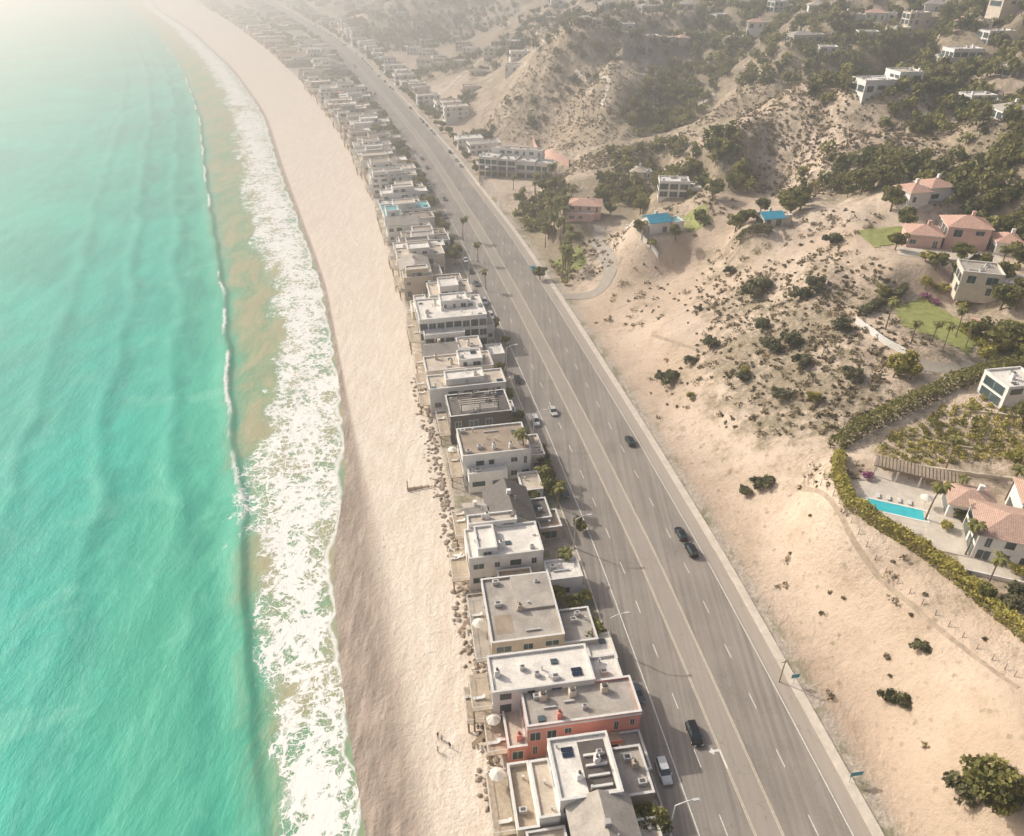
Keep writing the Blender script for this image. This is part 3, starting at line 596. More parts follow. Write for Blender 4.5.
b=V('tan_hilltop_villa',660,44,.1); volume(b,-14,-2,-5,5,5,'cream','rtan',z0=-6); volume(b,-1.9,10,-4,5,4,'beige','rtan',z0=-6); hip(b,11,19,-4,4,4,1.6,'cream','rpink',z0=-6); b.done()
for x,y,z,w in HP:
    b=Bld('hillside_house',x,y,z,random.uniform(-.4,.4)); r=random.random(); wl=random.choice(['white','cream','white'])
    if r<.6: hip(b,-w,w*.3,-4,4,3.6,1.7,wl,random.choice(['rtan','rpink','rgrey','rbrown']),z0=-5)
    else: volume(b,-w,w*.3,-4,4,5.5,wl,'rwhite',z0=-5)
    volume(b,w*.3+.7,w,-3,4,3.2,wl,'rwhite',z0=-5); b.done()
b=V('white_apartment_building',518,176,-.25)
for i in range(4): volume(b,-20+i*10,-10.1+i*10,-5+i*.8,5,9.5-i*.6,'white','rwhite',z0=-5,big=True); deck(b,-19.8+i*10,-10.3+i*10,-7+i*.8,-5.1+i*.8,3.1,zg=-3); 
volume(b,-16,12,5.1,11,12,'white','rtan',z0=-5); b.done()
# ---------------- draped sheets / ribbons / walls -----------------
def pathpts(pts,step=1.5):
    w=[S(a,b)[:2] for a,b in pts]; out=[]
    for i in range(len(w)-1):
        a=np.array(w[i]);c=np.array(w[i+1]); n=max(1,int(np.linalg.norm(c-a)/step))
        for k in range(n): out.append(a+(c-a)*k/n)
    out.append(np.array(w[-1])); out=np.array(out)
    if len(out)>7:
        k=np.ones(5)/5; p=np.pad(out,((2,2),(0,0)),mode='edge'); out=np.stack([np.convolve(p[:,0],k,'valid'),np.convolve(p[:,1],k,'valid')],1)
    return out
def normals2(p):
    t=np.gradient(p,axis=0); t/=np.linalg.norm(t,axis=1)[:,None]+1e-9; return np.stack([-t[:,1],t[:,0]],1)
def ribbon(name,pts,w,mat,off=.12):
    p=pathpts(pts); nn=normals2(p); k=np.linspace(-w/2,w/2,5)
    X=p[:,0:1]+nn[:,0:1]*k; Y=p[:,1:2]+nn[:,1:2]*k; Z=Hh(X.ravel(),Y.ravel()).reshape(X.shape)+off
    return gridmesh(name,X,Y,Z,M[mat],{})
def wall(name,pts,h,t,mat):
    p=pathpts(pts); nn=normals2(p); z=Hh(p[:,0],p[:,1]); X=[];Y=[];Z=[]
    for s_,zz in((-t/2,-.5),(-t/2,h),(t/2,h),(t/2,-.5)): X.append(p[:,0]+nn[:,0]*s_);Y.append(p[:,1]+nn[:,1]*s_);Z.append(z+zz)
    return gridmesh(name,np.stack(X,1),np.stack(Y,1),np.stack(Z,1),M[mat],{},False)
def patch(name,poly,mat,off=.15,step=1.0):
    w=np.array([S(a,b)[:2] for a,b in poly]); x0,y0=w.min(0);x1,y1=w.max(0)
    xs=np.arange(x0,x1+step,step); ys=np.arange(y0,y1+step,step); vs={};V_=[];F_=[]
    def inside(x,y):
        c=False;n=len(w);j=n-1
        for i in range(n):
            if (w[i][1]>y)!=(w[j][1]>y) and x<(w[j][0]-w[i][0])*(y-w[i][1])/(w[j][1]-w[i][1])+w[i][0]: c=not c
            j=i
        return c
    def vid(i,j):
        if (i,j) not in vs: vs[(i,j)]=len(V_); V_.append((xs[i],ys[j]))
        return vs[(i,j)]
    for i in range(len(xs)-1):
        for j in range(len(ys)-1):
            if inside((xs[i]+xs[i+1])/2,(ys[j]+ys[j+1])/2): F_.append((vid(i,j),vid(i+1,j),vid(i+1,j+1),vid(i,j+1)))
    if not F_: return w
    A=np.array(V_); z=Hh(A[:,0],A[:,1])+off
    me=bpy.data.meshes.new(name); me.from_pydata([(a[0],a[1],c) for a,c in zip(A,z)],[],F_); me.materials.append(M[mat]); o=bpy.data.objects.new(name,me); sc.collection.objects.link(o); return w
ribbon('driveway',[(552,296),(600,292),(612,270),(597,242),(600,224)],5,'drive')
ribbon('driveway',[(915,366),(950,372),(985,362),(1024,350)],3,'drive')
ribbon('dirt_path',[(795,485),(850,540),(930,622),(1024,692)],.7,'path',.06)
ribbon('dirt_path',[(650,335),(700,352),(760,372)],.9,'path',.06)
ribbon('dirt_path',[(650,125),(690,112),(715,92)],3,'conc')
ribbon('dirt_path',[(570,60),(610,80),(600,110)],2.5,'conc')
ribbon('dirt_path',[(440,95),(480,60),(530,40),(560,20)],3,'conc')
patch('lawn',[(892,306),(925,296),(985,335),(965,356),(902,326)],'lawn'); patch('lawn',[(855,232),(905,226),(920,242),(875,248)],'lawn'); patch('lawn',[(940,488),(968,484),(982,520),(950,512)],'lawn')
patch('lawn',[(675,218),(705,205),(712,222),(690,232)],'lawn'); patch('lawn',[(548,262),(580,244),(588,264),(562,276)],'lawn'); patch('terrace',[(858,480),(880,470),(940,490),(950,515),(985,520),(985,560),(940,540),(900,530),(862,505)],'conc',.08)
wall('retaining_wall',[(853,322),(880,342),(915,362)],1.6,.4,'white'); wall('retaining_wall',[(626,228),(640,243),(660,262)],1.6,.4,'white'); wall('retaining_wall',[(533,140),(550,158),(570,168)],4,.6,'pinkw'); wall('garden_wall',[(965,320),(1000,332),(1024,335)],1.4,.4,'pinkw')
wall('garden_wall',[(880,462),(930,470),(985,478),(1024,482)],.8,.35,'cream'); wall('garden_wall',[(905,440),(950,446),(1024,452)],.6,.3,'beige'); wall('garden_wall',[(950,412),(985,416),(1024,420)],.6,.3,'beige')
p=pathpts([(800,482),(855,536),(935,616),(1024,684)],2.6); b=Bld('wire_fence',0,0,0,0)
zz=Hh(p[:,0],p[:,1])
for (x,yv),z in zip(p,zz): b.cyl('posts','wood',x,yv,z-.3,z+1.4,.07,6)
for i in range(len(p)-1):
    for hh in(.6,1.25):
        a=(p[i][0],p[i][1],zz[i]+hh);c=(p[i+1][0],p[i+1][1],zz[i+1]+hh); b.poly('wires','metal',[a,c,(c[0],c[1],c[2]+.04),(a[0],a[1],a[2]+.04)],[(0,1,2,3)])
b.done()
# ---------------- foliage -----------------
def leafmesh(centres,sizes,tints,rs=None,nm='foliage'):
    n=len(centres); r=rs or rng
    a=r.normal(size=(n,3)); a/=np.linalg.norm(a,axis=1)[:,None]; bb=r.normal(size=(n,3)); bb-= (bb*a).sum(1)[:,None]*a; bb/=np.linalg.norm(bb,axis=1)[:,None]
    s=sizes[:,None]; c=centres; v=np.stack([c-a*s-bb*s*.6,c+a*s*.9-bb*s*.7,c+a*s+bb*s*.6,c-a*s*.8+bb*s*.75],1).reshape(-1,3)
    return v,np.repeat(tints,4)
def make(name,v,t,mat,extra=None,link=True):
    nq=len(v)//4; ev=[];ef=[]
    if extra: ev,ef=extra
    me=bpy.data.meshes.new(name); allv=np.vstack([v,np.array(ev).reshape(-1,3)]) if ev else v
    nl=nq*4+sum(len(f) for f in ef); me.vertices.add(len(allv)); me.vertices.foreach_set('co',allv.astype(np.float32).ravel())
    li=list(range(nq*4)) ; ls=list(range(0,nq*4,4)); k=nq*4
    for f in ef: ls.append(k); k+=len(f); li.extend([i+len(v) for i in f])
    me.loops.add(nl); me.loops.foreach_set('vertex_index',np.array(li,dtype=np.int32)); me.polygons.add(len(ls)); me.polygons.foreach_set('loop_start',np.array(ls,dtype=np.int32))
    me.materials.append(M[mat]); me.materials.append(M['trunk'])
    mi=np.zeros(len(ls),dtype=np.int32); mi[nq:]=1; me.update(calc_edges=True); me.polygons.foreach_set('material_index',mi)
    at=me.attributes.new('tint','FLOAT','POINT'); tt=np.zeros(len(allv),dtype=np.float32); tt[:len(t)]=t; at.data.foreach_set('value',tt)
    if link: o=bpy.data.objects.new(name,me); sc.collection.objects.link(o); return o
    return me
def tube(ev,ef,p0,p1,r0,r1,n=6):
    p0=Vector(p0);p1=Vector(p1); d=(p1-p0).normalized(); u=d.orthogonal().normalized(); w=d.cross(u); k=len(ev)
    for p,r in((p0,r0),(p1,r1)):
        for i in range(n): a=2*math.pi*i/n; ev.append(tuple(p+u*r*math.cos(a)+w*r*math.sin(a)))
    for i in range(n): ef.append((k+i,k+(i+1)%n,k+n+(i+1)%n,k+n+i))
def tree_data(seed,h=6,R=3,nc=16,nl=90,ls=.22,flat=.7):
    r=np.random.default_rng(seed); ev=[];ef=[]; th=h*.4; tube(ev,ef,(0,0,-.5),(.1,.1,th),.28*h/6,.18*h/6)
    C=[];Sz=[];T=[]
    for i in range(nc):
        a=r.uniform(0,6.28); rr=R*math.sqrt(r.uniform(0.05,1))*.75; zc=h*.45+r.uniform(0,1)*(h*.5)*(1-(rr/R)**2*.5); c=np.array([rr*math.cos(a),rr*math.sin(a),zc]); cr=R*r.uniform(.28,.46)
        tube(ev,ef,(.1,.1,th*.8),tuple(c),.09*h/6,.03,4)
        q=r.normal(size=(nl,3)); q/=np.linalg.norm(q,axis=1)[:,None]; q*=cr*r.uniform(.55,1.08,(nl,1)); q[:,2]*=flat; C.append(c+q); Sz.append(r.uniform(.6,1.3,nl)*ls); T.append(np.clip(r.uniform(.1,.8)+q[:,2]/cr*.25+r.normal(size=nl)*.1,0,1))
    C=np.vstack(C);Sz=np.concatenate(Sz);T=np.concatenate(T); v,t=leafmesh(C,Sz,T,r); return v,t,(ev,ef)
def palm_data(seed,h=9):
    r=np.random.default_rng(seed); ev=[];ef=[]; pr=(0,0,-.5)
    for i in range(5): p=(.12*i*i*.3,.05*i,h*(i+1)/5); tube(ev,ef,pr,p,.24-.02*i,.22-.02*i); pr=p
    vs=[];ts=[]
    for i in range(30):
        a=r.uniform(0,6.28); L_=r.uniform(2,2.9); el=r.uniform(-.5,1.1); P=np.array(pr)
        for k in range(6):
            f=(k+1)/6; e=el-f*1.5; P2=P+np.array([math.cos(a)*math.cos(e),math.sin(a)*math.cos(e),math.sin(e)])*L_/6
            wd=.42*math.sin(math.pi*min(1,(k+.6)/6))+.06; sd=np.array([-math.sin(a),math.cos(a),0]); dz=np.array([0,0,-.18])
            for sg in(-1,1): vs+= [P,P2,P2+sg*sd*wd+dz,P+sg*sd*wd+dz]; ts+=[r.uniform(.2,.9)]*4
            P=P2
    return np.array(vs),np.array(ts),(ev,ef)
protos={}
for i in range(4):
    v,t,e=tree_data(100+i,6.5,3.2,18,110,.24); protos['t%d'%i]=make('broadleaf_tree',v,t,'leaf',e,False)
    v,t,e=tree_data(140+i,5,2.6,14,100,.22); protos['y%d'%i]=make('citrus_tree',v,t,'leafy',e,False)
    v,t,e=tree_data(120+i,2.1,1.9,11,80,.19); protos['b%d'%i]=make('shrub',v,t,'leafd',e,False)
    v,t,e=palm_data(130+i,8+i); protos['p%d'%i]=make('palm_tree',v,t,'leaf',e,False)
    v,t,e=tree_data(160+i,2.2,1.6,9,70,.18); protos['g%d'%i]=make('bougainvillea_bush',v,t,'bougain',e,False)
def put(kind,name,x,y,z,s=1.0):
    o=bpy.data.objects.new(name,protos[kind+str(random.randrange(4))]); o.location=(x,y,z); o.rotation_euler=(0,0,random.uniform(0,6.28)); o.scale=(s*random.uniform(.9,1.1),s*random.uniform(.9,1.1),s*random.uniform(.85,1.1)); sc.collection.objects.link(o)
def putS(kind,name,px,py,s=1.0): x,y,z=S(px,py); put(kind,name,x,y,z-.1,s)
putS('t','broadleaf_tree',975,806,1.3); putS('b','shrub',955,790,1.8); putS('b','shrub',992,796,1.8)
for px,py,s in [(895,703,1.0),(885,700,.8),(905,705,.7),(920,651,.9),(755,490,1.3),(768,486,1.1),(745,493,.9),(670,383,1.6),(662,380,1.3),(711,347,1.3),(750,298,2.2),(757,292,2),(850,378,1.4),(838,330,1.5),(815,290,1.8),(800,300,1.5),(700,310,.7),(1018,600,1.2),(1010,610,1),
   (830,245,1.5),(790,345,1.6),(770,352,1.7),(800,368,1.6),(760,330,1.5),(730,275,1.3),(690,365,1.1),(740,380,1.1),(780,398,1.4)]: putS('b','shrub',px,py,s)
for px,py,s in [(893,378,1.1),(900,372,1.2),(910,380,1),(745,375,.6),(812,402,.7),(690,400,.5)]: putS('y','yellow_shrub_tree',px,py,s)
for px,py in [(925,300),(935,305),(1005,250),(865,478)]: putS('g','bougainvillea_bush',px,py,.9)
for px,py,s,k in [(553,495,.9,'t'),(546,483,.8,'t'),(556,600,.75,'y'),(590,640,.8,'t'),(648,835,.9,'t'),(580,530,.6,'t'),(508,400,.7,'t'),(500,372,.6,'t'),(505,345,.6,'t'),(565,560,.5,'t'),(610,668,.5,'y'),(545,470,.7,'t'),(640,808,.7,'y'),(520,445,.8,'t'),(492,330,.8,'t'),(540,455,.6,'t'),(575,610,.6,'t'),
   (478,330,.7,'t'),(468,420,.5,'t'),(482,470,.5,'y'),(530,505,.7,'t'),(492,520,.45,'t'),(540,535,.6,'t'),(585,600,.55,'y'),(620,690,.5,'t'),(560,640,.4,'t'),(518,420,.6,'t'),(510,425,.6,'y')]:
    x,y=W(px,py,0); put(k,'broadleaf_tree' if k=='t' else 'citrus_tree',x,y,-.3,s)
for px,py,s in [(524,470,1.1),(566,575,.8),(478,262,1),(463,240,1),(540,490,.9),(486,290,.9),(558,508,.8)]:
    x,y=W(px,py,0); put('p','palm_tree',x,y,-.3,s)
y=290
while y<1500:
    if random.random()<.85: put('t','broadleaf_tree',float(roadL(y))-random.uniform(2,5),y,-.3,random.uniform(.6,1.2))
    if random.random()<.75: put('t','broadleaf_tree',(float(roadL(y))+float(front(y)))/2+random.uniform(-9,9),y,-.5,random.uniform(.8,1.4))
    if random.random()<.8 and y>400: put('t','broadleaf_tree',float(roadR(y))+random.uniform(5,9),y,-.3,random.uniform(.6,1.1))
    y+=random.uniform(7,14)
for i in range(60):
    px=random.uniform(505,572);py=random.uniform(190,288)
    if px>505+(py-200)*.6+10: putS('p','palm_tree',px,py,random.uniform(.8,1.25))
for px,py in [(965,348),(955,338),(942,352),(930,345),(965,555),(925,520),(985,590),(1005,500),(968,300),(1000,270),(910,345),(885,330),(1015,310),(950,282),(945,470),(1015,478),(955,500)]: putS('p','palm_tree',px,py,random.uniform(.6,.9))
for px,py,s,k in [(1000,310,1.2,'t'),(975,275,1,'t'),(905,230,1,'t'),(890,212,1.2,'t'),(1012,240,1.3,'t'),(860,195,1.4,'t'),(873,188,1.3,'t'),(850,190,1.2,'t'),(1000,210,1.3,'t'),(988,215,1.2,'t'),(735,232,1,'t'),(790,215,1.2,'t'),(800,210,1.2,'t'),
   (640,235,.9,'t'),(700,225,1,'t'),(712,200,1.2,'t'),(640,215,1.1,'t'),(625,205,1.1,'t'),(600,200,1,'t'),(560,215,1,'t'),(690,180,1.3,'t'),(1000,285,1,'t'),(925,290,.8,'y'),(940,295,.7,'y'),(1020,430,1,'t'),(1012,470,1,'y'),(985,365,1,'y'),(1000,352,.9,'y'),(960,262,1,'t'),
   (945,530,.5,'y'),(960,520,.5,'t'),(980,600,.6,'t'),(1015,575,.6,'y'),(1000,400,.9,'t'),(1018,385,.8,'y'),(965,290,.9,'t'),(1015,270,1.1,'t'),(935,270,.9,'t'),(895,250,.8,'t'),(960,310,.7,'y'),(1020,300,1,'t'),(650,250,.7,'y'),(675,240,.8,'t'),(745,225,1,'t'),(760,215,.9,'t'),
   (540,280,.8,'t'),(548,240,1,'t'),(530,215,1.1,'t'),(545,195,1.2,'t'),(575,240,.8,'y'),(565,285,.6,'y'),(520,205,1,'t'),(610,215,.9,'t'),(970,340,.8,'t'),(1005,345,1,'t'),(1020,360,.9,'t'),(880,300,.7,'t'),(925,262,.8,'y')]: putS(k,'broadleaf_tree' if k=='t' else 'citrus_tree',px,py,s)
def mass(name,spots,mat,hr=(3.5,7),nq=70,ls=.55,low=False,skip=True):
    C=[]
    for (cx,cy,r,n) in spots:
        for i in range(n):
            a=random.uniform(0,6.28); rr=r*math.sqrt(random.random()); x=cx+rr*math.cos(a);y=cy+rr*math.sin(a)
            if x<float(roadR(y))+6: continue
            if skip and any(math.hypot(x-p[0],y-p[1])<p[2]*.8 for p in pads): continue
            C.append((x,y,hr[0]+(hr[1]-hr[0])*random.random()**(1.8 if low else 1)))
    if not C: return
    A=np.array(C); z=Hh(A[:,0],A[:,1]); cs=[];ss=[];ts=[];ev=[];ef=[]
    for (x,y,h),zz in zip(A,z):
        R=h*.5; k=5; tn=random.uniform(.05,.85)
        if low: 
            R=h*.75; cc=np.array([[x+random.uniform(-.7,.7)*R,y+random.uniform(-.7,.7)*R,zz+h*random.uniform(.1,.35)] for _ in range(k)])
        else:
            cc=np.array([[x+random.uniform(-.6,.6)*R,y+random.uniform(-.6,.6)*R,zz+h*random.uniform(.35,.8)] for _ in range(k)]); tube(ev,ef,(x,y,zz-.5),(x,y,zz+h*.6),.2,.1,4)
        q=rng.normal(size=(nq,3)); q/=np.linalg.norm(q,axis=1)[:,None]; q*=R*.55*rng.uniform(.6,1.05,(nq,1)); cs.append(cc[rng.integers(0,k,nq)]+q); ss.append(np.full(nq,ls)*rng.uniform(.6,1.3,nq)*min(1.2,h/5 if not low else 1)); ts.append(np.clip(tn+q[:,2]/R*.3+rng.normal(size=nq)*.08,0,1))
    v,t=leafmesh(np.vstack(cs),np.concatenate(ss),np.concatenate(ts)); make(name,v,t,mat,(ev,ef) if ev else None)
def sp(L_): return [(*S(a,b)[:2],r,n) for a,b,r,n in L_]
mass('tree_mass',sp([(700,55,25,60),(690,85,25,70),(675,110,22,70),(655,130,18,50),(700,30,30,60),(740,25,40,100),(790,60,25,60),(850,60,28,90),(830,30,40,100),(920,45,35,100),(990,50,35,110),(1010,90,30,90),(960,100,20,60),(1010,150,20,60),(985,190,15,45),(905,175,12,25),
  (760,10,50,100),(900,8,50,110),(1000,12,50,110),(550,200,14,30),(535,225,12,20),(640,200,15,30),(615,195,12,20),(700,185,14,40),(735,180,10,15),(860,182,12,28),(790,205,7,12),(845,85,15,30),(750,45,20,50),(1020,220,12,30),(870,30,40,110),(960,20,50,120),(1020,120,20,60),(930,120,18,35),(630,165,12,20),(660,170,12,20),(820,175,10,12),(1015,340,8,12),(1015,190,14,30),(900,60,30,60),(1020,30,30,60),(960,75,20,30)]),'leaf')
mass('tree_mass',sp([(440,70,40,90),(400,45,60,140),(450,110,20,40),(350,25,120,170),(480,140,12,18),(560,10,60,90),(470,30,60,110),(600,40,30,30),(420,20,90,140),(660,10,60,100),(500,60,25,30),(540,25,40,70),(570,30,40,40),(620,20,40,50)]),'leafd')
mass('scrub',sp([(780,330,22,200),(800,380,20,190),(745,300,14,80),(840,400,12,90),(620,150,25,350),(590,160,20,200),(650,150,22,250),(730,110,22,300),(760,250,20,80),(830,270,14,70),(600,120,25,260),(860,300,12,60),(870,120,25,320),(780,110,20,300),(760,175,18,220),(950,150,25,320),(620,80,30,350),(520,100,25,220),
   (700,300,14,40),(690,380,15,30),(840,470,7,30),(850,540,12,10),(940,620,14,16),(900,740,18,10),(590,260,15,110),(560,270,10,90),(650,300,20,40),(900,330,8,40),(830,170,20,200),(700,150,22,280),(640,30,40,260),(570,80,30,300),(850,355,14,80),(770,300,24,90),(560,120,25,180),(690,210,16,90),(840,225,12,40),(985,180,20,150),(550,30,50,250),(820,100,20,220),(900,150,20,180)]),'scrub',hr=(.4,2.1),nq=28,ls=.24,low=True)
rowsp=[]
for i in range(15):
    for j in range(13):
        px=880+i*11.5+j*2.4; py=468-j*6.6-i*1.2
        if py<398 or px>1040 or py>475: continue
        if px-835<(455-py)*2.2+12: continue
        rowsp.append((px+random.uniform(-2,2),py+random.uniform(-1.5,1.5),.3,1))
mass('orchard',sp(rowsp),'leafy',hr=(1.4,2.1),nq=110,ls=.19,low=True,skip=False)
def hedge(name,pts,w,h,mat):
    p=pathpts(pts,.5); nn=normals2(p); z=Hh(p[:,0],p[:,1]); n=len(p)*70; i=rng.integers(0,len(p),n); s=rng.uniform(-.5,.5,n); hh=rng.uniform(0,1,n)
    top=rng.random(n)<.5; hh=np.where(top,rng.uniform(.85,1.08,n),hh); s=np.where(top,s,np.sign(s)*rng.uniform(.4,.55,n)); 
    hv=h*(1+.18*fbm(p[i,0]/3,p[i,1]/3,2,1)*2)
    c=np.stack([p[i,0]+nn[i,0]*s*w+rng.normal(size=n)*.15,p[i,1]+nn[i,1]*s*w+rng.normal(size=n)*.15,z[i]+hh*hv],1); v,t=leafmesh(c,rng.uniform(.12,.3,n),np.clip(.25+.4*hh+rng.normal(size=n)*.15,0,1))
    make(name,v,t,mat)
hedge('hedge',[(832,452),(860,432),(900,412),(950,388),(985,378),(1024,362)],3.0,3.2,'leaf')
hedge('hedge',[(838,458),(836,478),(848,506),(880,528),(920,552),(960,585),(1000,618),(1030,645)],1.9,2.6,'leafy')
hedge('hedge',[(860,318),(890,300),(905,290)],1.8,2,'leafd'); hedge('hedge',[(735,246),(770,236)],2.5,2.5,'leafd'); hedge('hedge',[(1024,345),(985,352),(960,330)],1.6,2,'leafy')
# ---------------- rocks -----------------
def rocks(name,spots):
    V_=[];F_=[]
    import bmesh
    bm=bmesh.new(); bmesh.ops.create_icosphere(bm,subdivisions=1,radius=1); bv=np.array([v.co[:] for v in bm.verts]); bf=[[v.index for v in f.verts] for f in bm.faces]; bm.free()
    for x,y,z,s in spots:
        v=bv*(1+rng.normal(size=(len(bv),1))*.18)*np.array([s*random.uniform(.8,1.4),s*random.uniform(.8,1.3),s*.7]); a=random.uniform(0,6); R=np.array([[math.cos(a),-math.sin(a),0],[math.sin(a),math.cos(a),0],[0,0,1]]); v=v@R.T+np.array([x,y,z]); k=len(V_)
        V_.extend(map(tuple,v)); F_.extend([tuple(i+k for i in f) for f in bf])
    me=bpy.data.meshes.new(name); me.from_pydata(V_,[],F_); me.materials.append(M['rock']); o=bpy.data.objects.new(name,me); sc.collection.objects.link(o)
sp_=[]
for i in range(620):
    y=random.uniform(62,200); x=float(front(y))-random.uniform(-1,4.0)*random.random()-1; sp_.append((x,y,hz(x,y)+.05,random.uniform(.2,.65)))
rocks('riprap_rocks',sp_)
# ---------------- vehicles -----------------
def carmesh(paint,kind):
    V_=[];F_=[];Mi=[]
    def sec(st,mi):
        k=len(V_); n=len(st[0])
        for r in st: V_.extend(r)
        for i in range(len(st)-1):
            for j in range(n): F_.append((k+i*n+j,k+i*n+(j+1)%n,k+(i+1)*n+(j+1)%n,k+(i+1)*n+j)); Mi.append(mi)
        F_.append(tuple(range(k+n-1,k-1,-1))); Mi.append(0); m=k+(len(st)-1)*n; F_.append(tuple(range(m,m+n))); Mi.append(0)
    def ring(y,w,zb,zt,cw=.86): return [(-w*.92,y,zb),(w*.92,y,zb),(w,y,zb+.2),(w,y,(zb+zt)/2+.08),(w*cw,y,zt),(-w*cw,y,zt),(-w,y,(zb+zt)/2+.08),(-w,y,zb+.2)]
    suv=kind=='suv'; bh=1.02 if suv else .9; rf=1.75 if suv else 1.42
    sec([ring(-2.3,.72,.38,.72),ring(-2.2,.86,.28,bh-.12),ring(-1.5,.92,.25,bh),ring(0,.93,.25,bh),ring(1.0,.92,.25,bh-.02),ring(2.0,.86,.28,bh-.16),ring(2.3,.7,.38,.66)],0)
    y0,y1,y2,y3=(-2.15,-1.8,.35,1.05) if suv else (-1.75,-1.0,.35,1.15)
    k=len(V_); V_.extend([(-.82,y0,bh-.01),(.82,y0,bh-.01),(-.66,y1,rf-.04),(.66,y1,rf-.04),(-.66,y2,rf),(.66,y2,rf),(-.8,y3,bh-.03),(.8,y3,bh-.03)])
    for f,m_ in(((0,1,3,2),1),((2,3,5,4),0),((4,5,7,6),1),((0,2,4,6),1),((1,7,5,3),1)): F_.append(tuple(i+k for i in f)); Mi.append(m_)
    def bx(x0,x1,ya,yb,z0,z1,m_):
        k=len(V_); V_.extend([(x0,ya,z0),(x1,ya,z0),(x1,yb,z0),(x0,yb,z0),(x0,ya,z1),(x1,ya,z1),(x1,yb,z1),(x0,yb,z1)])
        for f in[(3,2,1,0),(4,5,6,7),(0,1,5,4),(1,2,6,5),(2,3,7,6),(3,0,4,7)]: F_.append(tuple(i+k for i in f)); Mi.append(m_)
    bx(-.68,.68,y1-.05,y2+.05,rf+.004,rf+.03,0)
    for s_ in(-1,1):
        bx(s_*.75-.035,s_*.75+.035,-.35,-.27,bh,rf-.02,0)
        bx(s_*.98-.09,s_*.98+.09,.85,1.0,bh-.02,bh+.13,0); bx(s_*.6-.18,s_*.6+.18,2.22,2.31,.55,.68,3); bx(s_*.62-.16,s_*.62+.16,-2.3,-2.22,.6,.75,4)
        for yy in(-1.4,1.4):
            k=len(V_); n=14
            for xx in(s_*.72,s_*.96):
                for i in range(n): a=2*math.pi*i/n; V_.append((xx,yy+.34*math.cos(a),.34+.34*math.sin(a)))
            for i in range(n): F_.append((k+i,k+(i+1)%n,k+n+(i+1)%n,k+n+i)); Mi.append(2)
            F_.append(tuple(range(k+n,k+2*n))); Mi.append(2); F_.append(tuple(range(k+n-1,k-1,-1))); Mi.append(2)
            bx(s_*.965-.012,s_*.965+.012,yy-.16,yy+.16,.18,.5,5)
    me=bpy.data.meshes.new('car'); me.from_pydata(V_,[],F_)
    for m_ in(paint,M['glass'],tyre,lampm,tail,M['metal']): me.materials.append(m_)
    me.polygons.foreach_set('material_index',Mi); me.update(); return me
tyre=simple('tyre_rubber',(.02,.02,.02),var=.1); lampm=simple('headlamp',(.7,.7,.65),rough=.2,var=.05); tail=simple('tail_lamp',(.4,.02,.02),rough=.3,var=.05)
paints=[simple('car_paint_%d'%i,c,rough=.3,var=.04,spec=.5,metal=.2) for i,c in enumerate([(.02,.02,.022),(.65,.65,.64),(.12,.13,.14),(.05,.08,.15),(.25,.04,.04),(.6,.58,.54),(.03,.35,.38)])]
cm=[carmesh(p,k) for p in paints for k in('sedan','suv')]
def car(x,y,i,rev=False):
    o=bpy.data.objects.new('car',cm[i]); o.location=(x,y,.02); o.rotation_euler=(0,0,tang(y)+(math.pi if rev else 0)); sc.collection.objects.link(o)
for px,py,i,rev in [(694,734,1,True),(681,534,0,False),(691,550,1,False),(630,441,0,False),(533,268,12,False),(553,411,10,True)]:
    x,y=W(px,py,.5); car(x,y,i,rev)
for f,y,i,rev in [(.06,69,3,True),(.06,84,4,True),(.06,141,6,True),(.06,172,3,True)]: car(float(fr(y,f)),y,i,rev)
y=195
while y<1300:
    if random.random()<.5: car(float(fr(y,.06)),y,random.choice([0,1,2,3,4,5,6,10,11]),True)
    if y>330 and random.random()<.07: car(float(fr(y,random.choice([.2,.34]))),y+3,random.choice([0,1,2,4,5,10]),True)
    if y>330 and random.random()<.07: car(float(fr(y,random.choice([.65,.8]))),y+5,random.choice([0,1,2,4,5,10]),False)
    if y>420 and random.random()<.35: car(float(fr(y,.95)),y,random.choice([0,1,2,3,4,5,6,10,11]),False)
    y+=random.uniform(7,13)
# ---------------- street furniture -----------------
def lamp(x,y,side=1):
    b=Bld('street_lamp',x,y,0,tang(y)); b.cyl('base','metal',0,0,-.5,.5,.26); b.cyl('pole','metal',0,0,.5,8.4,.17,8,.11)
    ev=[];ef=[]; pr=(0,0,8.4)
    for i in range(1,6):
        f=i/5; p=(side*2.6*f,0,8.4+.9*math.sin(f*1.5)); tube(ev,ef,pr,p,.1,.09); pr=p
    b.poly('arm','metal',ev,ef); b.box('lamp_head','metal',pr[0]-.1 if side>0 else pr[0]-.8,pr[0]+.9 if side>0 else pr[0]+.1,-.2,.2,pr[2]-.14,pr[2]+.06); b.done()
for px,py in [(668,836),(606,648),(562,548),(528,440),(504,372)]:
    x,y=W(px,py,0); lamp(float(roadL(y))-.6,y,1)
y=270
while y<1100: lamp(float(roadL(y))-.6,y,1); y+=45
def sign(name,px,py,w,h,H,mat,dbl=False):
    x,y,z=S(px,py); b=Bld(name,x,y,z,tang(y)); 
    for xx in((-w*.35,w*.35) if dbl else (0,)): b.cyl('post','metal',xx,0,-.5,H,.06,6)
    b.box('panel',mat,-w/2,w/2,-.09,-.055,H-h,H); b.box('panel_border','frame',-w/2-.05,w/2+.05,-.052,-.03,H-h-.05,H+.05); b.done()
sign('road_sign',853,782,2.2,1.0,2.8,'sgreen',True); sign('road_sign',793,684,1.5,1.0,2.8,'sgreen')
x,y,z=S(779,682); b=Bld('utility_pole',x,y,z,tang(y)); b.cyl('pole','wood',0,0,-.5,6,.14,8,.1); b.box('cross_arm','wood',-.7,.7,-.06,.06,5.5,5.65); b.done()
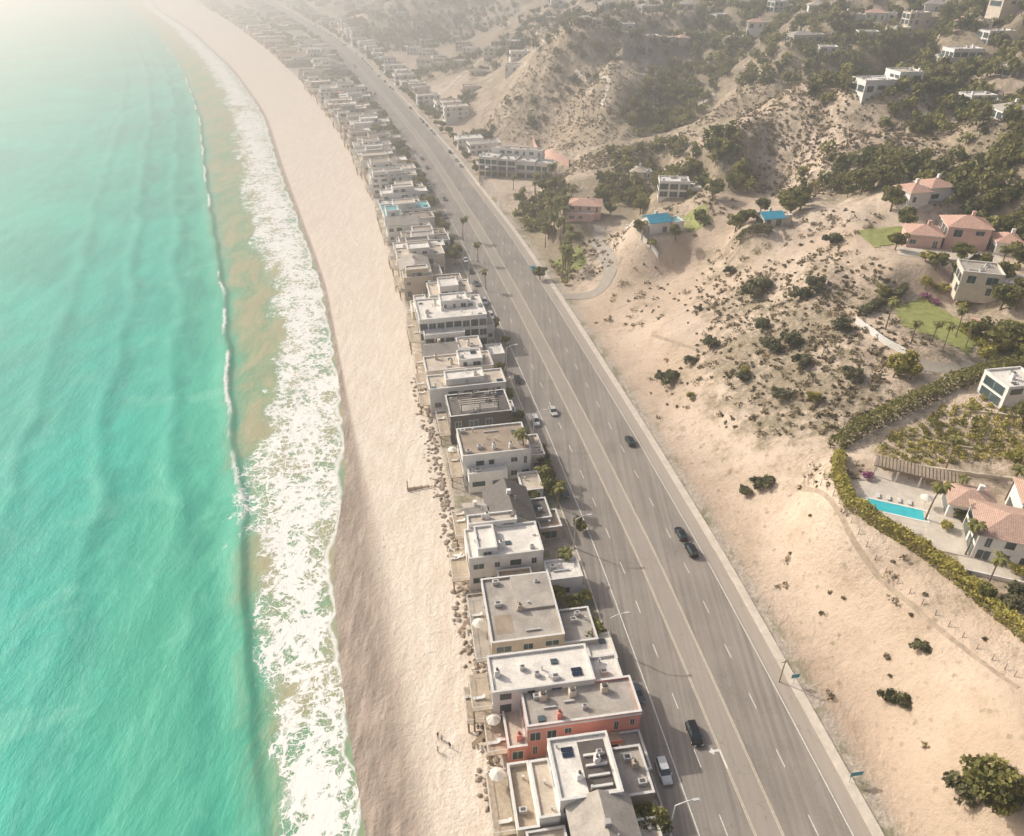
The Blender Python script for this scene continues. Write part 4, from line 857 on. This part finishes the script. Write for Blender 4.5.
x,y=W(408,492,-2); b=Bld('wooden_beach_steps',x,y,-2,tang(y))
for i in range(5): b.cyl('posts','wood',i*1.7,0,-1,1.6+(i==0)*2,.12,6)
b.box('rail','wood',-.2,7.2,-.08,.08,.9,1.1); b.box('boards','wood',-.2,7.2,.1,1.0,.5,.62); b.done()
# ---------------- people -----------------
def person(px,py,rot,walk,shirt,short):
    x,y=W(px,py,-1.8); z=hz(x,y)
    s=.22 if walk else .04
    J=[(0,0,.93),(0,.01,1.15),(0,.02,1.4),(0,.02,1.5),(0,.03,1.62),(0,.02,1.74), (.17,.02,1.4),(.24,-s*.5,1.14),(.25,s*.2,.9),(.25,s*.3,.82), (-.17,.02,1.4),(-.24,s*.6,1.14),(-.25,s*1.1,.92),(-.25,s*1.2,.84), (.1,0,.88),(.11,s*.8,.5),(.11,s*.5,.09),(.11,s*.5+.16,.04), (-.1,0,.88),(-.11,-s*.3,.5),(-.11,-s*1.3,.1),(-.11,-s*1.3+.16,.04),(0,.13,1.61)]
    R=[.14,.13,.13,.055,.095,.07,.065,.048,.035,.03,.065,.048,.035,.03,.095,.06,.042,.035,.095,.06,.042,.035,.02]
    E=[(0,1),(1,2),(2,3),(3,4),(4,5),(2,6),(6,7),(7,8),(8,9),(2,10),(10,11),(11,12),(12,13),(0,14),(14,15),(15,16),(16,17),(0,18),(18,19),(19,20),(20,21),(4,22)]
    me=bpy.data.meshes.new('p'); me.from_pydata(J,E,[]); o=bpy.data.objects.new('p',me); sc.collection.objects.link(o)
    sk=o.modifiers.new('s','SKIN'); 
    for i,r in enumerate(R): me.skin_vertices[0].data[i].radius=(r,r)
    me.skin_vertices[0].data[0].use_root=True
    ss=o.modifiers.new('d','SUBSURF'); ss.levels=2; ss.render_levels=2
    dg=bpy.context.evaluated_depsgraph_get(); nm=bpy.data.meshes.new_from_object(o.evaluated_get(dg)); bpy.data.objects.remove(o)
    nm.materials.clear()
    for m_ in(M['skin'],shirt,short,M['hair']): nm.materials.append(m_)
    for p in nm.polygons:
        c=p.center; p.use_smooth=True
        p.material_index=3 if c.z>1.7 or (c.z>1.58 and c.y<-.01) else 1 if .98<c.z<1.45 and (abs(c.x)<.2 or c.z>1.2) else 2 if .55<c.z<=.98 and abs(c.x)<.2 else 0
    o=bpy.data.objects.new('person',nm); o.location=(x,y,z); o.rotation_euler=(0,0,rot); sc.collection.objects.link(o)
wh=simple('white_shirt',(.7,.7,.7),var=.05)
person(438,738,.4,True,M['shirt'],M['short']); person(442,741,.5,True,wh,M['short']); person(450,748,2.5,False,M['short'],M['short']); person(438,752,1.2,True,wh,M['shirt'])
person(373,203,.3,True,M['short'],M['short'])
# ---------------- light & haze -----------------
EL=math.radians(35)
sv=Vector((-.86*math.cos(EL),.51*math.cos(EL),math.sin(EL)))
sl=bpy.data.lights.new('sun','SUN'); sl.energy=5; sl.angle=math.radians(.5); sl.color=(1,.94,.82); so=bpy.data.objects.new('sun',sl); so.rotation_euler=sv.to_track_quat('Z','Y').to_euler(); sc.collection.objects.link(so)
w=bpy.data.worlds.new("World"); sc.world=w; w.use_nodes=True; nt=w.node_tree; bg=nt.nodes['Background']; sk=nt.nodes.new('ShaderNodeTexSky'); sk.sky_type='NISHITA'; sk.sun_disc=False; sk.sun_elevation=EL; sk.sun_rotation=math.atan2(sv.x,sv.y)%(2*math.pi); sk.dust_density=6
nt.links.new(sk.outputs[0],bg.inputs[0]); bg.inputs[1].default_value=.15
m=bpy.data.materials.new('sea_haze'); m.use_nodes=True; nt=m.node_tree; nt.nodes.clear(); o=nt.nodes.new('ShaderNodeOutputMaterial'); vs=nt.nodes.new('ShaderNodeVolumeScatter'); vs.inputs['Color'].default_value=(1,.97,.90,1); vs.inputs['Density'].default_value=.00125; vs.inputs['Anisotropy'].default_value=.62; nt.links.new(vs.outputs[0],o.inputs['Volume'])
b=Bld('haze',0,0,0,0); b.box('h','haze',-7000,7000,-600,12500,-20,165); v,f=b.p[('h','haze')]; me=bpy.data.meshes.new('haze'); me.from_pydata(v,[],f); me.materials.append(m); ho=bpy.data.objects.new('haze',me); sc.collection.objects.link(ho)
print('objects',len(bpy.data.objects))
